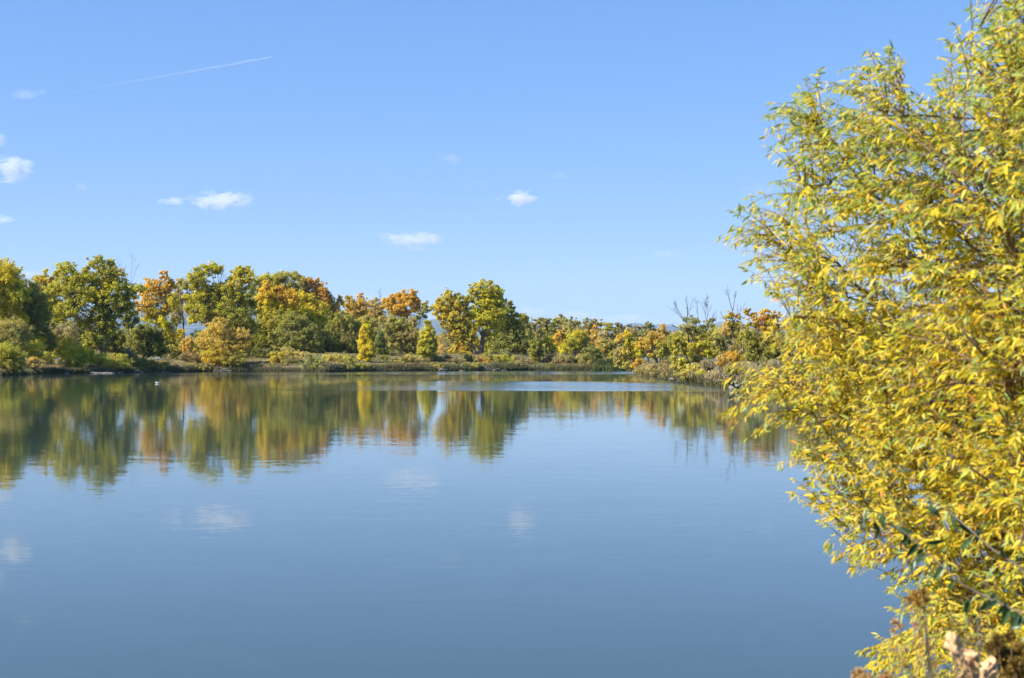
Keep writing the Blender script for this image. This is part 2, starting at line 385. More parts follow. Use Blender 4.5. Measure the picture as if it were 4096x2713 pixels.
# ------------------------------------------------------------------ trees and shrubs
PAL = dict(yel=(212, 172, 34), yor=(220, 158, 44), org=(224, 150, 54), obr=(202, 134, 66), tan=(196, 154, 94), yg=(176, 168, 46), grn=(128, 142, 52),
           dkg=(90, 106, 50), olv=(156, 142, 66), sag=(140, 142, 90), gry=(124, 128, 96), pal=(166, 176, 84), mus=(198, 166, 54), rus=(162, 122, 88),
           brn=(132, 98, 64), blg=(84, 116, 82), pnk=(190, 148, 112), yol=(174, 150, 54), grs=(150, 138, 112))
PAL = {k: lin(v) ** .8 for k, v in PAL.items()}
for _k, _c in PAL.items():       # autumn gold rather than red; sunny rather than bluish greens
    if _c[0] >= _c[1]: _c[1] = min(_c[1] * 1.28, _c[0] * .93)
    else: _c[0] *= 1.75; _c[1] *= 1.36; _c[2] *= .95
LEAFGAIN = 1.04
PAL['yel'] = PAL['yel'] * 1.1
DENS = 2.6; LOBE = 1.14

def crown(lobes, D, style='round', dens=5.0, leafpx=6.5, tuft=.2):
    """leaf faces in clumps through the volume of each lobe; lobes are (x, y, rx, ry, colours) in photograph pixels at depth D"""
    V, C = [], []
    s = D / F; tone = np.mean([PAL[k] for l in lobes for k in l[4].split('/')], 0)
    for lb in lobes:
        px, py, rx, ry, ck = lb[:5]; rx = rx * LOBE; ry = ry * LOBE
        dd = lb[5] if len(lb) > 5 else 0
        ax, az = rx * s, ry * s; ay = max(ax, az) * .85
        yo = dd if dd else float(rng.uniform(-.45, .45)) * ay
        c = W(px, py, D) + np.array([0, yo, 0])
        keys = [k for k in ck.split('/')]
        lw = leafpx; n = int(DENS * dens * math.pi * rx * ry / (lw * lw * .75))
        n = max(n, 30)
        vol = (ax * ay * az) ** (1 / 3)
        ns = int(np.clip(8 * (rx * ry) / 190., 12, 90))
        u = rdir(ns) * (rng.random(ns) ** .42)[:, None] * 1.0
        far = rng.random(ns) < tuft; far &= u[:, 2] > -.35; u[far] *= (rng.uniform(1.08, 1.38, far.sum()) / (np.linalg.norm(u[far], axis=1) + .05))[:, None]
        sc = c + u * np.array([ax, ay, az]); sr = vol * .34 * rng.uniform(.6, 1.35, ns) * (12 / (ns + 4)) ** .22; sr[far] *= .55
        w = sr ** 2; w /= w.sum(); cnt = rng.multinomial(n, w)
        cols = np.array([PAL[keys[k]] for k in rng.integers(0, len(keys), ns)]) * rng.uniform(.82, 1.18, ns)[:, None]
        if len(keys) > 1: cols = cols * .72 + .28 * np.mean([PAL[k] for k in keys], 0)
        idx = np.repeat(np.arange(ns), cnt)
        d = rdir(n); q = d * (rng.random(n) ** .38 * np.where(rng.random(n) < .3, rng.uniform(1, 1.75, n), 1.))[:, None]
        asp = np.array([(ax / vol) ** .5, (ay / vol) ** .5, (az / vol) ** .5])
        P = sc[idx] + q * sr[idx][:, None] * asp
        hl = lw * s * .5 * rng.uniform(.65, 1.35, n)
        out = (P - c) / np.array([ax, ay, az]); out /= np.linalg.norm(out, axis=1)[:, None] + 1e-6
        nrm = d * .55 + out * .35 + rng.normal(size=(n, 3)) * .55 + np.array([0, 0, .35]); nrm /= np.linalg.norm(nrm, axis=1)[:, None]
        if style == 'wisp':
            t = out * .5 + np.array([0, 0, .9]) + rng.normal(size=(n, 3)) * .45; el = (1.75, .42)
        elif style == 'droop':
            t = out * .25 + np.array([0, 0, -1.]) + rng.normal(size=(n, 3)) * .35; el = (1.9, .4)
        else:
            t = rng.normal(size=(n, 3)); el = (1.05, .72)
        t -= nrm * (t * nrm).sum(1)[:, None]; t /= np.linalg.norm(t, axis=1)[:, None] + 1e-6
        b = np.cross(nrm, t)
        A = t * (hl * el[0])[:, None]; B = b * (hl * el[1])[:, None]
        q4 = np.stack([P - A, P + B - A * .1, P + A, P - B - A * .1], 1)
        pk = np.array([PAL[k] for k in keys])
        col = cols[idx] * .5 + pk[rng.integers(0, len(keys), n)] * .32 + tone * .18
        col = col * rng.uniform(.68, 1.34, n)[:, None]
        col = col * (1 + rng.normal(size=(n, 3)) * np.array([.07, .05, .05]))
        V.append(q4.reshape(-1, 3)); C.append(np.repeat(np.clip(col * LEAFGAIN, .005, .9), 4, 0))
    V = np.concatenate(V); C = np.concatenate(C)
    return V, np.arange(len(V)).reshape(-1, 4), C

def limb_tubes(tb, base, top, lobes, D, r0, every=1, twigs=3):
    s = D / F
    P = [base]; n = 7
    mid = (base + top) / 2 + np.array([rng.uniform(-.5, .5), rng.uniform(-.3, .3), 0])
    stem = bez(base, mid, top, n); rad = r0 * .82 * np.linspace(1, .35, n); rad[0] *= 1.25
    tb.add(stem, rad, 8)
    for lb in lobes[::every]:
        c = W(lb[0], lb[1], D) + np.array([0, rng.uniform(-.4, .4) * lb[2] * s, 0])
        k = int(np.clip(np.argmin(np.abs(stem[:, 2] - (base[2] + (c[2] - base[2]) * .55))), 1, n - 1)); a = stem[k]
        m = a * .5 + c * .5 + np.array([0, 0, .12 * np.linalg.norm(c - a)])
        L = bez(a, m, c, 6); rr = max(.035, rad[k] * .36)
        tb.add(L, np.linspace(rr, rr * .35, 6), 5)
        for _ in range(twigs):
            e = c + rdir(1)[0] * np.array([lb[2], lb[2], lb[3]]) * s * .95; a2 = L[rng.integers(3, 6)]
            tb.add(bez(a2, (a2 + e) / 2 + np.array([0, 0, .1]), e, 4), np.linspace(rr * .38, rr * .1, 4), 4)

def bare_branches(tb, base, direc, length, r, depth, sides=4, spread=.55, up=.25):
    d = np.asarray(direc, float); d /= np.linalg.norm(d)
    e = base + d * length; m = (base + e) / 2 + rdir(1)[0] * length * .08
    P = bez(base, m, e, 5); tb.add(P, np.linspace(r, r * .55, 5), sides if depth < 3 else 5)
    if depth == 0: return
    for k in range(rng.integers(2, 4)):
        t = rng.uniform(.35, 1.0); p = P[min(4, int(t * 5))]
        nd = d + rdir(1)[0] * spread * 1.3 + np.array([0, 0, up])
        bare_branches(tb, p, nd, length * rng.uniform(.5, .78), max(r * .55, .012), depth - 1, sides, spread, up)

def plant(name, label, cat, bx, off, lobes, group=None, style='round', dens=5.0, leafpx=6.5, trunk=None, bark=None, top=None, parts=('trunk', 'crown'), D=None, bare=None):
    """a tree or shrub: bx = column of the foot, off = metres behind the shoreline, trunk = foot radius"""
    D = D or float(shore_depth(bx)) + off
    x = (bx - CX) / F * D; z = float(ground_z(x, D)) - .06
    base = np.array([x, D, z]); root = empty(name, base, label, cat, group)
    if name == 'poplar_tree': lobes = [(bx + (a - bx) * .88, b_, c_ * .84, d_, k_) for a, b_, c_, d_, k_ in lobes]
    V, Q, C = crown(lobes, D, style, dens, leafpx, .0 if name == 'poplar_tree' else .2)
    V[:, 2] = np.maximum(V[:, 2], ground_z(V[:, 0], V[:, 1]) + .02)
    quads_obj(parts[1], V - base, Q, M_LEAF, root, C)
    tb = Tubes()
    h = max(W(l[0], l[1], D)[2] for l in lobes) - z
    if parts[0] == 'trunk':
        if top is None:
            wsum = sum(l[2] * l[3] for l in lobes); cx_ = sum(l[0] * l[2] * l[3] for l in lobes) / wsum
            ty = min(l[1] for l in lobes) * .55 + .45 * sum(l[1] * l[2] * l[3] for l in lobes) / wsum
            topw = W(.6 * cx_ + .4 * bx, ty, D)
        else: topw = W(top[0], top[1], D)
        tops = [topw]
        limb_tubes(tb, base, topw, lobes, D, trunk or .028 * h)
    else:
        for l in lobes:
            for _ in range(4):
                e = W(l[0], l[1], D) + rdir(1)[0] * np.array([l[2], l[2] * .6, l[3]]) * D / F * .8
                b0 = base + np.array([(e[0] - x) * .55, rng.uniform(-.4, .4), 0]); b0[2] = ground_z(b0[0], b0[1]) - .05
                tb.add(np.concatenate([base[None], bez(b0, (b0 + e) / 2 + np.array([0, 0, .2]), e, 4)]), np.linspace(.045, .012, 5), 4)
    if bare:
        for (ax, ay, bx2, by2, r, dep) in bare:
            a = W(ax, ay, D); b = W(bx2, by2, D); L = np.linalg.norm(b - a)
            bare_branches(tb, a, b - a, L * .66, r * .62, dep, 4, .34, .2)
    o = tb.obj(parts[0], bark or M_BARK, root); o.data.transform(__import__('mathutils').Matrix.Translation(-Vector(base)))
    return root
def tree(label, bx, off, lobes, **k): return plant(k.pop('name', 'autumn_tree'), label, 'tree', bx, off, lobes, group=k.pop('group', 'trees round the lake'), **k)
def shrub(label, bx, off, lobes, **k):
    k.setdefault('style', 'wisp'); k.setdefault('dens', 4.0); k.setdefault('leafpx', 5.0)
    return plant(k.pop('name', 'shrub'), label, 'shrub', bx, off, lobes, group=k.pop('group', 'shrubs along the bank'), parts=('stems', 'foliage'), **k)

CT, WT = 'cottonwood_tree', 'willow_tree'
# --- left bank, from the left edge
tree('tall yellow cottonwood cut by the left edge of the photo', 20, 32, [(22, 1075, 32, 40, 'yor/yel'), (0, 1110, 60, 60, 'yel/yor'), (60, 1125, 38, 45, 'yel/yg'), (-60, 1120, 70, 60, 'yel'), (60, 1185, 60, 50, 'yel/yol'), (-20, 1200, 70, 60, 'yol/yel'), (30, 1262, 55, 40, 'yor/yel'), (85, 1280, 30, 22, 'yor/yel'), (70, 1085, 16, 18, 'yel')], name=CT, trunk=.42)
tree('olive willow with dark trunks behind the grey-green left bush', 120, 18, [(112, 1165, 45, 38, 'olv'), (92, 1215, 55, 45, 'olv/yol'), (145, 1215, 45, 55, 'olv'), (150, 1275, 55, 45, 'olv/dkg'), (100, 1290, 55, 45, 'olv/dkg'), (170, 1330, 50, 40, 'dkg/olv'), (180, 1375, 45, 30, 'dkg')], name=WT, style='wisp', trunk=.35, top=(120, 1200))
tree('yellow-topped tree peeping between the left edge and the big green cottonwood', 165, 42, [(178, 1095, 16, 18, 'yg/yel'), (160, 1120, 28, 22, 'yg/yor'), (150, 1150, 35, 25, 'yor/yg'), (205, 1128, 24, 22, 'yor/org'), (195, 1165, 40, 30, 'yor/yg'), (150, 1210, 45, 40, 'olv'), (190, 1240, 45, 50, 'olv')], name=CT, trunk=.3)
tree('big green cottonwood with spreading dark limbs, tallest on the left bank', 400, 14, [(388, 1050, 34, 28, 'grn'), (438, 1062, 24, 24, 'grn'), (425, 1090, 38, 22, 'grn/olv'), (345, 1075, 16, 14, 'grn'), (262, 1070, 42, 24, 'grn'), (232, 1092, 24, 12, 'grn'), (283, 1118, 62, 32, 'grn/yg'), (340, 1108, 42, 24, 'grn/yg'), (205, 1165, 45, 24, 'grn/yg'), (180, 1200, 42, 26, 'yg/grn'), (262, 1160, 52, 32, 'yg/grn'), (370, 1130, 62, 40, 'grn'), (455, 1110, 42, 26, 'yor/yg'), (470, 1140, 48, 26, 'yg/yel'), (545, 1152, 40, 16, 'yg'), (512, 1175, 36, 22, 'yg/grn'), (400, 1175, 50, 32, 'yel/yg'), (455, 1205, 70, 38, 'dkg/grn'), (325, 1183, 66, 42, 'grn/yg'), (245, 1225, 60, 24, 'yg'), (280, 1250, 52, 26, 'yg/grn'), (228, 1285, 34, 24, 'yg'), (492, 1235, 56, 34, 'dkg/grn'), (400, 1250, 55, 36, 'dkg/grn'), (345, 1285, 42, 22, 'yg/grn'), (420, 1300, 38, 34, 'grn/dkg'), (385, 1345, 42, 36, 'grn/dkg'), (357, 1383, 24, 22, 'yg'), (448, 1305, 22, 28, 'yel/yg'), (520, 1280, 32, 30, 'dkg')], name=CT, trunk=.62, top=(412, 1140), dens=4.6)
tree('leafless grey treetop rising behind the big green cottonwood', 505, 40, [(470, 1085, 10, 8, 'yor'), (488, 1078, 8, 7, 'yor')], name='bare_tree', trunk=.28, top=(510, 1180), bark=M_DEAD, dens=3, bare=[(510, 1190, 505, 1070, .1, 4), (515, 1200, 535, 1080, .1, 4), (505, 1190, 478, 1082, .08, 3)])
tree('orange cottonwood with a thin straight trunk beside the big green one', 670, 26, [(657, 1096, 13, 15, 'org'), (664, 1118, 20, 16, 'org/obr'), (600, 1140, 30, 24, 'org'), (640, 1150, 40, 26, 'org'), (688, 1132, 24, 22, 'yor/org'), (600, 1180, 42, 30, 'org/yor'), (668, 1185, 34, 30, 'yor'), (692, 1205, 22, 32, 'yel/yol'), (578, 1222, 38, 30, 'obr/yor'), (625, 1235, 42, 30, 'yol/yor'), (665, 1228, 26, 30, 'yor'), (600, 1270, 40, 22, 'yel/yg'), (645, 1290, 34, 28, 'yel'), (680, 1300, 24, 24, 'yel/yg'), (715, 1335, 30, 18, 'yor/yel'), (672, 1335, 28, 26, 'yel/yg')], name=CT, trunk=.28, top=(660, 1150), dens=4)
tree('thin grey-green drooping willow left of the yellow-green cottonwood', 742, 34, [(716, 1160, 22, 18, 'gry'), (722, 1185, 30, 22, 'gry/sag'), (752, 1195, 26, 26, 'gry'), (708, 1225, 22, 34, 'gry/sag'), (705, 1270, 24, 32, 'gry/grn'), (758, 1235, 18, 24, 'gry')], name=WT, style='droop', dens=3.2, trunk=.25, top=(728, 1190), bare=[(738, 1290, 722, 1180, .07, 3), (742, 1300, 765, 1200, .07, 3)])
tree('low dark green tree with leaning trunks right of the big green cottonwood', 566, 9, [(585, 1318, 38, 24, 'dkg'), (555, 1335, 40, 28, 'dkg/grn'), (612, 1345, 36, 32, 'dkg'), (575, 1370, 48, 30, 'dkg'), (640, 1375, 30, 32, 'dkg/grn'), (608, 1395, 45, 26, 'dkg'), (545, 1385, 40, 32, 'olv/dkg'), (650, 1405, 26, 18, 'dkg/olv')], name='dark_tree', trunk=.3, top=(590, 1330))
tree('broad yellow-green cottonwood with a bare grey limb at its notched top', 880, 22, [(842, 1072, 40, 22, 'yg/yel'), (805, 1082, 28, 18, 'yg'), (870, 1082, 16, 12, 'yg/olv'), (965, 1080, 26, 18, 'yel/yg'), (990, 1092, 24, 24, 'yel/yg'), (940, 1100, 26, 18, 'yor/yg'), (800, 1110, 48, 20, 'yg/grn'), (722, 1126, 14, 10, 'yg'), (735, 1148, 20, 10, 'olv/yg'), (770, 1135, 40, 18, 'yel/yg'), (805, 1160, 42, 28, 'yor/yel'), (858, 1160, 44, 26, 'yg/yel'), (905, 1150, 40, 22, 'grn/yg'), (958, 1130, 48, 26, 'yor/yg'), (785, 1190, 42, 18, 'yel/yg'), (830, 1205, 62, 30, 'grn/yg'), (905, 1195, 62, 36, 'grn/yg'), (965, 1180, 44, 34, 'yg/grn'), (985, 1220, 38, 34, 'dkg/yg'), (778, 1232, 36, 22, 'yg'), (772, 1275, 20, 22, 'yg/yel'), (825, 1250, 52, 30, 'grn/yg'), (885, 1250, 62, 36, 'grn'), (950, 1262, 62, 36, 'dkg/grn'), (1000, 1285, 34, 40, 'dkg/grn'), (912, 1305, 36, 24, 'yg/grn'), (960, 1320, 50, 34, 'dkg/grn'), (840, 1290, 36, 22, 'yg')], name=CT, trunk=.62, top=(880, 1130), bare=[(872, 1160, 890, 1085, .17, 3)], dens=4.8)
# --- middle left: the tall back row
tree('tall olive-yellow treetops, back row between the two big cottonwoods and the orange crown', 1120, 70, [(1050, 1118, 40, 18, 'olv/mus'), (1100, 1108, 42, 18, 'olv/mus'), (1150, 1100, 34, 14, 'mus/olv'), (1185, 1105, 22, 16, 'mus/tan'), (1035, 1150, 40, 30, 'olv'), (1090, 1140, 52, 30, 'olv/mus'), (1150, 1135, 50, 30, 'olv/mus'), (1205, 1140, 30, 30, 'tan/olv'), (1040, 1200, 45, 40, 'olv'), (1110, 1210, 60, 50, 'olv'), (1180, 1220, 55, 50, 'olv')], name=WT, style='wisp', trunk=.4)
tree('yellow-orange cottonwood standing in front of the tall olive treetops', 1047, 34, [(1065, 1135, 18, 20, 'org/yor'), (1075, 1160, 34, 18, 'yor/org'), (1045, 1178, 20, 22, 'yor'), (1125, 1155, 20, 20, 'org'), (1115, 1180, 42, 24, 'org/yor'), (1068, 1195, 40, 26, 'yor/yel'), (1165, 1190, 34, 28, 'org/yor'), (1035, 1205, 18, 24, 'yor'), (1080, 1230, 48, 30, 'yel/yg'), (1150, 1225, 44, 24, 'yor/yel'), (1045, 1255, 32, 30, 'yg'), (1105, 1275, 50, 36, 'yg/yol'), (1045, 1310, 34, 36, 'yg/grn'), (1090, 1330, 40, 36, 'yol/yg'), (1030, 1365, 24, 28, 'yg/pal'), (1070, 1375, 42, 24, 'yg/yol')], name=CT, trunk=.26, top=(1062, 1180), dens=4.5)
tree('dense orange-brown crown, round and highest right of the olive treetops', 1262, 78, [(1225, 1124, 22, 18, 'org/tan'), (1240, 1136, 24, 20, 'org/obr'), (1270, 1136, 20, 18, 'obr/org'), (1288, 1158, 22, 24, 'obr/org'), (1240, 1165, 38, 28, 'org/obr'), (1272, 1178, 36, 28, 'obr'), (1300, 1195, 18, 24, 'obr'), (1250, 1205, 46, 28, 'obr/yor'), (1295, 1225, 24, 22, 'obr/yor'), (1260, 1250, 45, 35, 'yol/obr')], name='maple_tree', trunk=.4, leafpx=5.5, dens=6)
tree('golden yellow cottonwood below the dense orange-brown crown', 1235, 46, [(1205, 1185, 30, 20, 'yor/yel'), (1185, 1205, 24, 18, 'yor'), (1230, 1198, 34, 20, 'yel/yor'), (1215, 1225, 46, 26, 'yel/yor'), (1262, 1222, 36, 28, 'yel/yor'), (1240, 1255, 52, 28, 'yel/yg'), (1190, 1250, 34, 26, 'yg/yel'), (1285, 1270, 34, 32, 'yel/yol'), (1270, 1305, 44, 34, 'yol/yel'), (1310, 1245, 16, 14, 'yel'), (1300, 1330, 30, 30, 'yol/olv'), (1230, 1300, 40, 34, 'yol/olv')], name=CT, trunk=.32)
tree('shaded olive willow thicket under the golden yellow cottonwood', 1185, 24, [(1145, 1285, 32, 28, 'olv/yg'), (1190, 1275, 36, 26, 'olv'), (1170, 1315, 48, 34, 'olv/dkg'), (1225, 1330, 44, 36, 'olv/dkg'), (1130, 1340, 36, 34, 'olv/yol'), (1180, 1365, 56, 32, 'dkg/olv'), (1250, 1375, 44, 34, 'dkg/olv'), (1130, 1385, 34, 26, 'olv/yg'), (1225, 1400, 60, 20, 'dkg')], name=WT, style='wisp', trunk=.24)
tree('slim yellow-tan tree just right of the dense orange-brown crown', 1345, 80, [(1323, 1185, 12, 14, 'yor/tan'), (1328, 1212, 20, 24, 'yor/tan'), (1356, 1196, 14, 16, 'tan'), (1352, 1225, 26, 26, 'tan/yor'), (1335, 1255, 30, 26, 'yor/tan'), (1345, 1290, 34, 34, 'yol/olv')], name=CT, trunk=.22, dens=4)
tree('tan and orange cottonwood with a small orange tuft at its top', 1425, 84, [(1440, 1183, 12, 12, 'org'), (1393, 1192, 16, 14, 'yor/tan'), (1395, 1215, 26, 18, 'yor/tan'), (1432, 1207, 26, 18, 'yor/tan'), (1415, 1232, 36, 20, 'yor/tan'), (1455, 1225, 24, 24, 'tan/org'), (1440, 1255, 40, 24, 'tan/org'), (1400, 1260, 34, 22, 'org/tan')], name=CT, trunk=.28, dens=4.2)
tree('dull tan thinning tree left of the bright orange round-topped tree', 1500, 88, [(1503, 1195, 12, 10, 'tan/obr'), (1500, 1214, 10, 12, 'tan'), (1473, 1212, 20, 16, 'tan/yor'), (1478, 1240, 30, 22, 'tan/obr'), (1516, 1232, 20, 22, 'tan/grs'), (1500, 1258, 40, 22, 'tan/obr'), (1470, 1276, 36, 18, 'obr/tan'), (1520, 1270, 26, 20, 'tan/olv')], name=CT, trunk=.28, dens=3.6, bare=[(1510, 1250, 1524, 1185, .07, 3)])
tree('bright orange round-topped tree on a bare forked trunk', 1622, 76, [(1612, 1176, 28, 15, 'org'), (1646, 1176, 24, 15, 'org'), (1590, 1192, 26, 14, 'org'), (1630, 1194, 40, 16, 'org'), (1556, 1202, 24, 14, 'org'), (1575, 1212, 32, 18, 'org/yor'), (1660, 1200, 20, 18, 'org'), (1615, 1215, 36, 18, 'org'), (1654, 1220, 24, 18, 'obr/org'), (1552, 1226, 26, 16, 'yor/org'), (1590, 1236, 34, 16, 'yor/org'), (1635, 1240, 30, 14, 'obr/org'), (1668, 1236, 16, 16, 'obr'), (1572, 1252, 24, 12, 'yor/yol'), (1612, 1254, 24, 12, 'yor/obr')], name='maple_tree', trunk=.34, top=(1625, 1225), leafpx=5.5, dens=5.2)
tree('small dark green tree leaning out at the right of the orange round-topped tree', 1660, 60, [(1702, 1214, 12, 12, 'grn/gry'), (1696, 1232, 18, 12, 'dkg/grn'), (1710, 1244, 12, 8, 'grn'), (1685, 1252, 18, 12, 'dkg'), (1700, 1264, 14, 6, 'dkg'), (1668, 1268, 18, 14, 'dkg/olv')], name='dark_tree', trunk=.2, top=(1690, 1235), dens=4)
tree('green and brown willow left of the narrow yellow poplar', 1400, 36, [(1372, 1262, 24, 14, 'grn/olv'), (1350, 1290, 30, 24, 'olv/grn'), (1400, 1285, 30, 22, 'olv/yol'), (1372, 1320, 44, 28, 'olv/brn'), (1330, 1335, 34, 34, 'dkg/olv'), (1415, 1325, 34, 34, 'olv/dkg'), (1380, 1360, 50, 30, 'dkg/brn'), (1335, 1385, 42, 30, 'dkg'), (1410, 1390, 48, 28, 'dkg')], name=WT, style='wisp', trunk=.26)
tree('green willow directly behind the narrow yellow poplar', 1480, 40, [(1466, 1278, 26, 12, 'grn/sag'), (1442, 1298, 26, 20, 'grn/olv'), (1490, 1298, 30, 20, 'sag/grn'), (1470, 1325, 44, 26, 'grn/olv'), (1505, 1340, 26, 34, 'olv/sag'), (1460, 1370, 45, 36, 'dkg/olv')], name=WT, style='wisp', trunk=.26)
tree('olive sage many-stemmed willow between the two narrow poplars', 1608, 26, [(1548, 1285, 28, 16, 'olv/sag'), (1588, 1278, 28, 16, 'olv/yol'), (1560, 1310, 40, 24, 'olv'), (1605, 1305, 34, 24, 'olv/mus'), (1560, 1345, 38, 26, 'olv/sag'), (1612, 1345, 34, 28, 'olv/sag'), (1648, 1290, 20, 22, 'sag'), (1650, 1330, 22, 34, 'sag'), (1572, 1378, 34, 22, 'sag/olv'), (1620, 1385, 34, 22, 'olv'), (1650, 1375, 20, 28, 'olv/sag'), (1660, 1400, 26, 14, 'olv')], name=WT, style='wisp', trunk=.2, bark=M_PALE, dens=5)
tree('dark blue-green juniper in the shade right of the narrow yellow poplar', 1520, 20, [(1520, 1345, 14, 20, 'dkg/blg'), (1518, 1370, 22, 22, 'dkg/blg'), (1522, 1395, 26, 22, 'dkg'), (1540, 1400, 22, 18, 'dkg')], name='juniper_tree', style='wisp', trunk=.16)
tree('narrow yellow poplar with a green tip and short bare trunk', 1463, 9, [(1456, 1288, 10, 9, 'yg/pal'), (1474, 1292, 9, 10, 'yg/pal'), (1464, 1305, 20, 11, 'yel'), (1461, 1320, 23, 13, 'yor'), (1464, 1340, 27, 16, 'yor/yel'), (1493, 1328, 7, 10, 'yg'), (1458, 1362, 30, 18, 'yor/yel'), (1474, 1372, 26, 20, 'yor/yel'), (1452, 1388, 27, 18, 'yor/yel'), (1476, 1400, 28, 20, 'yor/yel'), (1455, 1412, 29, 16, 'yor/yel'), (1440, 1428, 16, 8, 'yor/yel'), (1478, 1424, 25, 14, 'yor/yel'), (1460, 1436, 26, 9, 'yor/yel')], name='poplar_tree', style='wisp', trunk=.16, dens=8, leafpx=5.5, top=(1464, 1310), group='narrow young poplars')
tree('narrow yellow-green poplar left of the big cottonwood', 1713, 9, [(1700, 1290, 10, 8, 'yg/pal'), (1718, 1292, 10, 9, 'pal/yg'), (1708, 1306, 22, 13, 'yel/yg'), (1705, 1326, 25, 16, 'yel/yg'), (1730, 1326, 18, 18, 'pal/yg'), (1705, 1350, 28, 18, 'yel/yg'), (1734, 1354, 20, 22, 'pal/yg'), (1700, 1376, 30, 18, 'yg/yel'), (1728, 1386, 24, 20, 'yg/grn'), (1698, 1400, 32, 17, 'yg'), (1668, 1378, 6, 14, 'yg'), (1674, 1404, 12, 14, 'yg'), (1722, 1412, 26, 16, 'yg/grn'), (1700, 1424, 32, 12, 'yg/grn'), (1718, 1434, 22, 8, 'grn/yg')], name='poplar_tree', style='wisp', trunk=.16, dens=8, leafpx=5.5, top=(1712, 1312), group='narrow young poplars')
tree('small leafless tree between the yellow-green poplar and the big cottonwood', 1789, 20, [(1790, 1395, 10, 6, 'tan')], name='bare_tree', trunk=.13, top=(1786, 1385), bark=M_BARK, dens=2, bare=[(1788, 1390, 1768, 1335, .09, 4), (1789, 1395, 1800, 1330, .1, 4), (1788, 1400, 1815, 1355, .07, 3), (1787, 1375, 1782, 1315, .08, 4)])
# --- the big cottonwood
tree('gold-tinged half of the big cottonwood, its trunk leaning left', 1905, 21, [(1790, 1172, 16, 16, 'yor/mus'), (1806, 1182, 18, 14, 'yol/yor'), (1768, 1200, 24, 18, 'yor/yol'), (1800, 1205, 36, 22, 'yor/yol'), (1834, 1180, 9, 12, 'dkg'), (1840, 1200, 22, 18, 'yol/grn'), (1866, 1205, 26, 20, 'yol/yg'), (1745, 1232, 20, 16, 'yor/mus'), (1775, 1232, 34, 20, 'yor/yol'), (1820, 1235, 40, 22, 'yol/yor'), (1850, 1230, 22, 18, 'dkg/yol'), (1755, 1262, 22, 16, 'yor/mus'), (1785, 1268, 32, 22, 'yor/yol'), (1830, 1268, 34, 22, 'yol/yor'), (1865, 1275, 26, 20, 'yor/yol'), (1782, 1295, 20, 16, 'yor/yol'), (1815, 1302, 36, 22, 'yor/mus'), (1852, 1308, 34, 22, 'mus/yol'), (1882, 1325, 24, 22, 'mus/yor'), (1828, 1335, 32, 20, 'yor/mus'), (1862, 1340, 28, 20, 'mus/yol'), (1800, 1345, 14, 16, 'yg/yor'), (1830, 1362, 22, 12, 'yor/yol'), (1885, 1352, 22, 12, 'yor/mus')], name=CT, trunk=.52, top=(1872, 1330), dens=5)
tree('yellow-green half of the big cottonwood on the thick upright trunk', 1922, 21, [(1912, 1140, 22, 12, 'pal/yg'), (1932, 1130, 16, 10, 'yg/pal'), (1965, 1130, 16, 10, 'olv/pal'), (1885, 1155, 18, 12, 'olv/pal'), (1900, 1170, 28, 16, 'olv/pal'), (1945, 1150, 42, 18, 'yg/pal'), (1985, 1155, 20, 14, 'olv/yg'), (1885, 1190, 24, 14, 'olv'), (1962, 1172, 38, 20, 'yel/yg'), (1935, 1190, 36, 20, 'yel/yg'), (1995, 1180, 22, 20, 'yg/yel'), (1965, 1205, 46, 22, 'yel'), (1925, 1225, 40, 22, 'yel/yg'), (2000, 1215, 26, 24, 'yg/yol'), (1965, 1240, 46, 24, 'yel/yg'), (1905, 1252, 36, 22, 'yel'), (1995, 1255, 34, 24, 'yg/yol'), (1945, 1268, 40, 22, 'yel/yol'), (1905, 1285, 30, 24, 'yel'), (1985, 1285, 34, 24, 'yg/yel'), (1955, 1300, 30, 20, 'yol/yg'), (1905, 1310, 24, 16, 'yel/yol'), (1972, 1325, 20, 14, 'yel'), (1960, 1342, 16, 16, 'yel/yg')], name=CT, trunk=.72, top=(1938, 1225), dens=5)
tree('large dark green tree behind the right side of the big cottonwood', 2040, 34, [(2032, 1212, 18, 12, 'olv/gry'), (2018, 1232, 26, 18, 'dkg/olv'), (2045, 1240, 18, 16, 'olv/grn'), (2010, 1265, 34, 26, 'dkg'), (2050, 1272, 32, 26, 'dkg/grn'), (2015, 1305, 44, 32, 'dkg'), (2062, 1310, 36, 32, 'dkg/grn'), (2030, 1345, 50, 32, 'dkg'), (2078, 1348, 30, 34, 'dkg'), (2045, 1385, 56, 28, 'dkg'), (2095, 1388, 26, 28, 'dkg/olv'), (2060, 1412, 40, 14, 'grn/dkg'), (2000, 1375, 30, 30, 'dkg')], name='dark_tree', trunk=.45, dens=5)
tree('low yellow-green tree showing below the big cottonwood, behind its trunks', 1965, 46, [(1950, 1352, 26, 18, 'yg/olv'), (1975, 1370, 30, 22, 'yg/olv'), (1945, 1385, 28, 22, 'yg/yol'), (1992, 1392, 26, 20, 'yg/olv'), (1965, 1405, 36, 14, 'yol/olv'), (1900, 1372, 20, 20, 'yg/yor')], name='low_tree', trunk=.18, style='wisp')
tree('orange and yellow bushy tree left of the leaning cottonwood trunk', 1848, 50, [(1835, 1385, 22, 20, 'org/yor'), (1862, 1392, 24, 18, 'yor/yg'), (1815, 1400, 22, 14, 'yor/yol'), (1850, 1408, 40, 10, 'yol/yor'), (1880, 1395, 16, 18, 'dkg/olv'), (1825, 1375, 10, 20, 'olv')], name='low_tree', trunk=.15)
